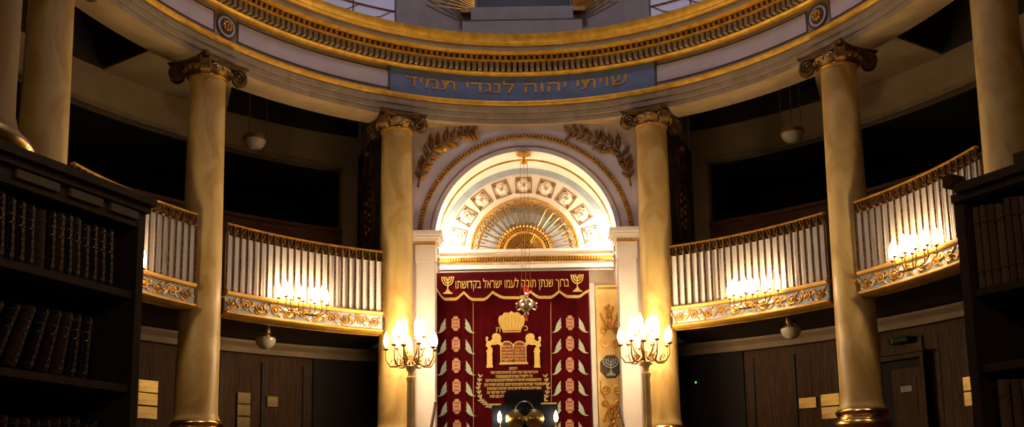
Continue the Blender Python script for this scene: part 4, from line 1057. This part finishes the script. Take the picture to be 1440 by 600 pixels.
BOOKM = {}
def book_proto(m, fancy):
    root = bpy.data.objects.new('book', None); COL.objects.link(root); root.empty_display_size = .03
    n = 7; W, D, H = 1.0, 1.0, 1.0
    prof = [(.5 * sin(-pi / 2 + pi * i / n), -.16 * cos(-pi / 2 + pi * i / n)) for i in range(n + 1)]
    cv = MB(); pts = prof + [(.5, .98), (.42, .98), (.42, .02), (-.42, .02), (-.42, .98), (-.5, .98)]; K = len(pts)
    cv.add([(x, y, 0) for x, y in pts] + [(x, y, 1) for x, y in pts], [tuple(range(K - 1, -1, -1)), tuple(range(K, 2 * K))] + [(i, (i + 1) % K, K + (i + 1) % K, K + i) for i in range(K)])
    cv.build('binding', m, root)
    MB().box((0, .48, .5), (.83, .92, .96)).build('page_block', 'pages', root, flat=True)
    bd = MB()
    if not fancy:
        for zc in (.2, .8):
            b1 = MB(); b1.add([(x * 1.02, y * 1.12 - .004, zc - .012) for x, y in prof] + [(x * 1.02, y * 1.12 - .004, zc + .012) for x, y in prof], [(i, i + 1, n + 2 + i, n + 1 + i) for i in range(n)]); b1.build('spine_band', 'calf_dark', root)
        return root
    for zc in (.09, .60, .74, .90):
        h = .012
        bd.add([(x * 1.02, y * 1.12 - .004, zc - h) for x, y in prof] + [(x * 1.02, y * 1.12 - .004, zc + h) for x, y in prof], [(i, i + 1, n + 2 + i, n + 1 + i) for i in range(n)])
    bd.add([(xx, -.172, zz) for zz in (.05, .96) for xx in (-.17, .17)], [(0, 1, 3, 2)])  # upright strip imitates the highlight running down the rounded spine
    bd.build('tooling_and_glint', 'foil_glint', root)
    return root
PROTO = {}
used = set()
def book(fr, s, z, th, dp, h, lean, m, fancy, label, group):
    key = (m, fancy)
    if key not in PROTO: PROTO[key] = book_proto(m, fancy)
    r = PROTO[key]
    if key in used: r = copy_tree(r)
    used.add(key)
    r.matrix_world = fr @ Matrix.Translation((s, .042, z + .0015)) @ Matrix.Rotation(lean, 4, 'Y') @ Matrix.Diagonal((th, dp, h, 1))
    r.name = 'book'
    tag(r, label, 'book', group); return r
ORD = ['first', 'second', 'third', 'fourth', 'fifth', 'sixth', 'seventh', 'eighth', 'ninth', 'tenth', 'eleventh', 'twelfth', 'thirteenth', 'fourteenth', 'fifteenth', 'sixteenth']
LN = {'calf': 'brown', 'calf_dark': 'dark brown', 'leather_black': 'black', 'leather_brown': 'brown', 'leather_red': 'dark red', 'leather_green': 'olive'}
rnd = random.Random(11)
# local x runs from the far (right-hand) end of the left case towards the camera
s = .082
row = ['leather_black', 'leather_red', 'leather_black', 'leather_green', 'leather_brown', 'leather_black', 'leather_brown', 'leather_black', 'leather_brown', 'leather_red', 'leather_black', 'leather_black', 'leather_red', 'leather_black', 'leather_black']
for i, m in enumerate(row):
    th = .034 if i == 8 else rnd.uniform(.023, .028)
    h = rnd.uniform(.15, .165)
    book(lfr, s + th / 2, 1.872, th, .13, h, .02 + .02 * rnd.random(), m, i != 8, '%s upright prayer book, %s from right on top shelf of left bookcase' % (LN[m], ORD[i]), 'books on the left top shelf'); s += th + .0035
s = .155
for i, (m, ln) in enumerate((('leather_black', -.06), ('leather_black', -.08), ('leather_brown', -.17), ('leather_red', -.22), ('leather_black', -.27), ('leather_brown', -.32), ('leather_black', -.36), ('leather_black', -.40), ('leather_black', -.42))):
    th = .026
    gap = .012 + .006 * i
    book(lfr, s + th / 2, 1.612 + .5 * th * abs(sin(ln)) + .001, th, .13, .165, ln, m, True, '%s leaning prayer book, %s from right on second shelf of left bookcase' % (LN[m], ORD[i]), 'leaning books on the left second shelf')
    s += th / cos(ln) + .014 + .002 * i
s = .11
for i in range(12):
    m = rnd.choice(['leather_black', 'leather_black', 'leather_brown', 'leather_red']); th = rnd.uniform(.025, .031)
    book(lfr, s + th / 2, 1.352, th, .13, rnd.uniform(.145, .16), .01, m, True, '%s upright prayer book, %s from right on lowest shelf of left bookcase' % (LN[m], ORD[i]), 'books on the left third shelf'); s += th + .003
s = .030
for i, m in enumerate(['calf', 'calf', 'calf_dark', 'calf', 'calf_dark', 'calf_dark', 'calf', 'calf_dark', 'calf']):
    th = rnd.uniform(.019, .024); h = rnd.uniform(.205, .215)
    book(rfr, s + th / 2, 1.796, th, .15, h, 0, m, False, '%s tall book, %s from left on top shelf of right bookcase' % (LN[m], ORD[i]), 'books on the right top shelf'); s += th + .001
s = .055
for i, m in enumerate(['calf', 'calf_dark', 'calf', 'calf_dark', 'calf_dark']):
    th = .026; book(rfr, s + th / 2, 1.352, th, .15, .205 - .004 * i, 0, m, False, '%s book, %s from left on lowest shelf of right bookcase' % (LN[m], ORD[i]), 'books on the right third shelf'); s += th + .004 + .008 * (1 - i % 2)

# ================================================================== LIGHT FROM THE REST OF THE HALL, WITH ADDED FILL
for p, e in (((-4.4, 5.5, 4.25), 40), ((4.4, 5.5, 4.25), 40), ((-2.2, 2.8, 4.25), 22), ((2.2, 2.8, 4.25), 22)):
    light('rear_sconce_light', p, e, radius=.15)
light('rear_fill_light', (.25, -.9, 2.7), 20, (1, .7, .42), .12)  # added fill behind the camera to brighten the bookcases
al = bpy.data.lights.new('dome_skylight', 'AREA'); al.shape = 'DISK'; al.size = 1.6; al.energy = 200; al.color = (.78, .74, .96)
ao = bpy.data.objects.new('dome_skylight', al); COL.objects.link(ao); ao.location = (0, CY, 13.3)

w = bpy.data.worlds.new('night'); sc.world = w; w.use_nodes = True
w.node_tree.nodes['Background'].inputs['Color'].default_value = (.05, .045, .06, 1); w.node_tree.nodes['Background'].inputs['Strength'].default_value = .2

vs_ = sc.view_settings
vs_.view_transform = 'Standard'; vs_.look = 'None'; vs_.exposure = -0.42; vs_.gamma = 1.0; vs_.use_curve_mapping = False
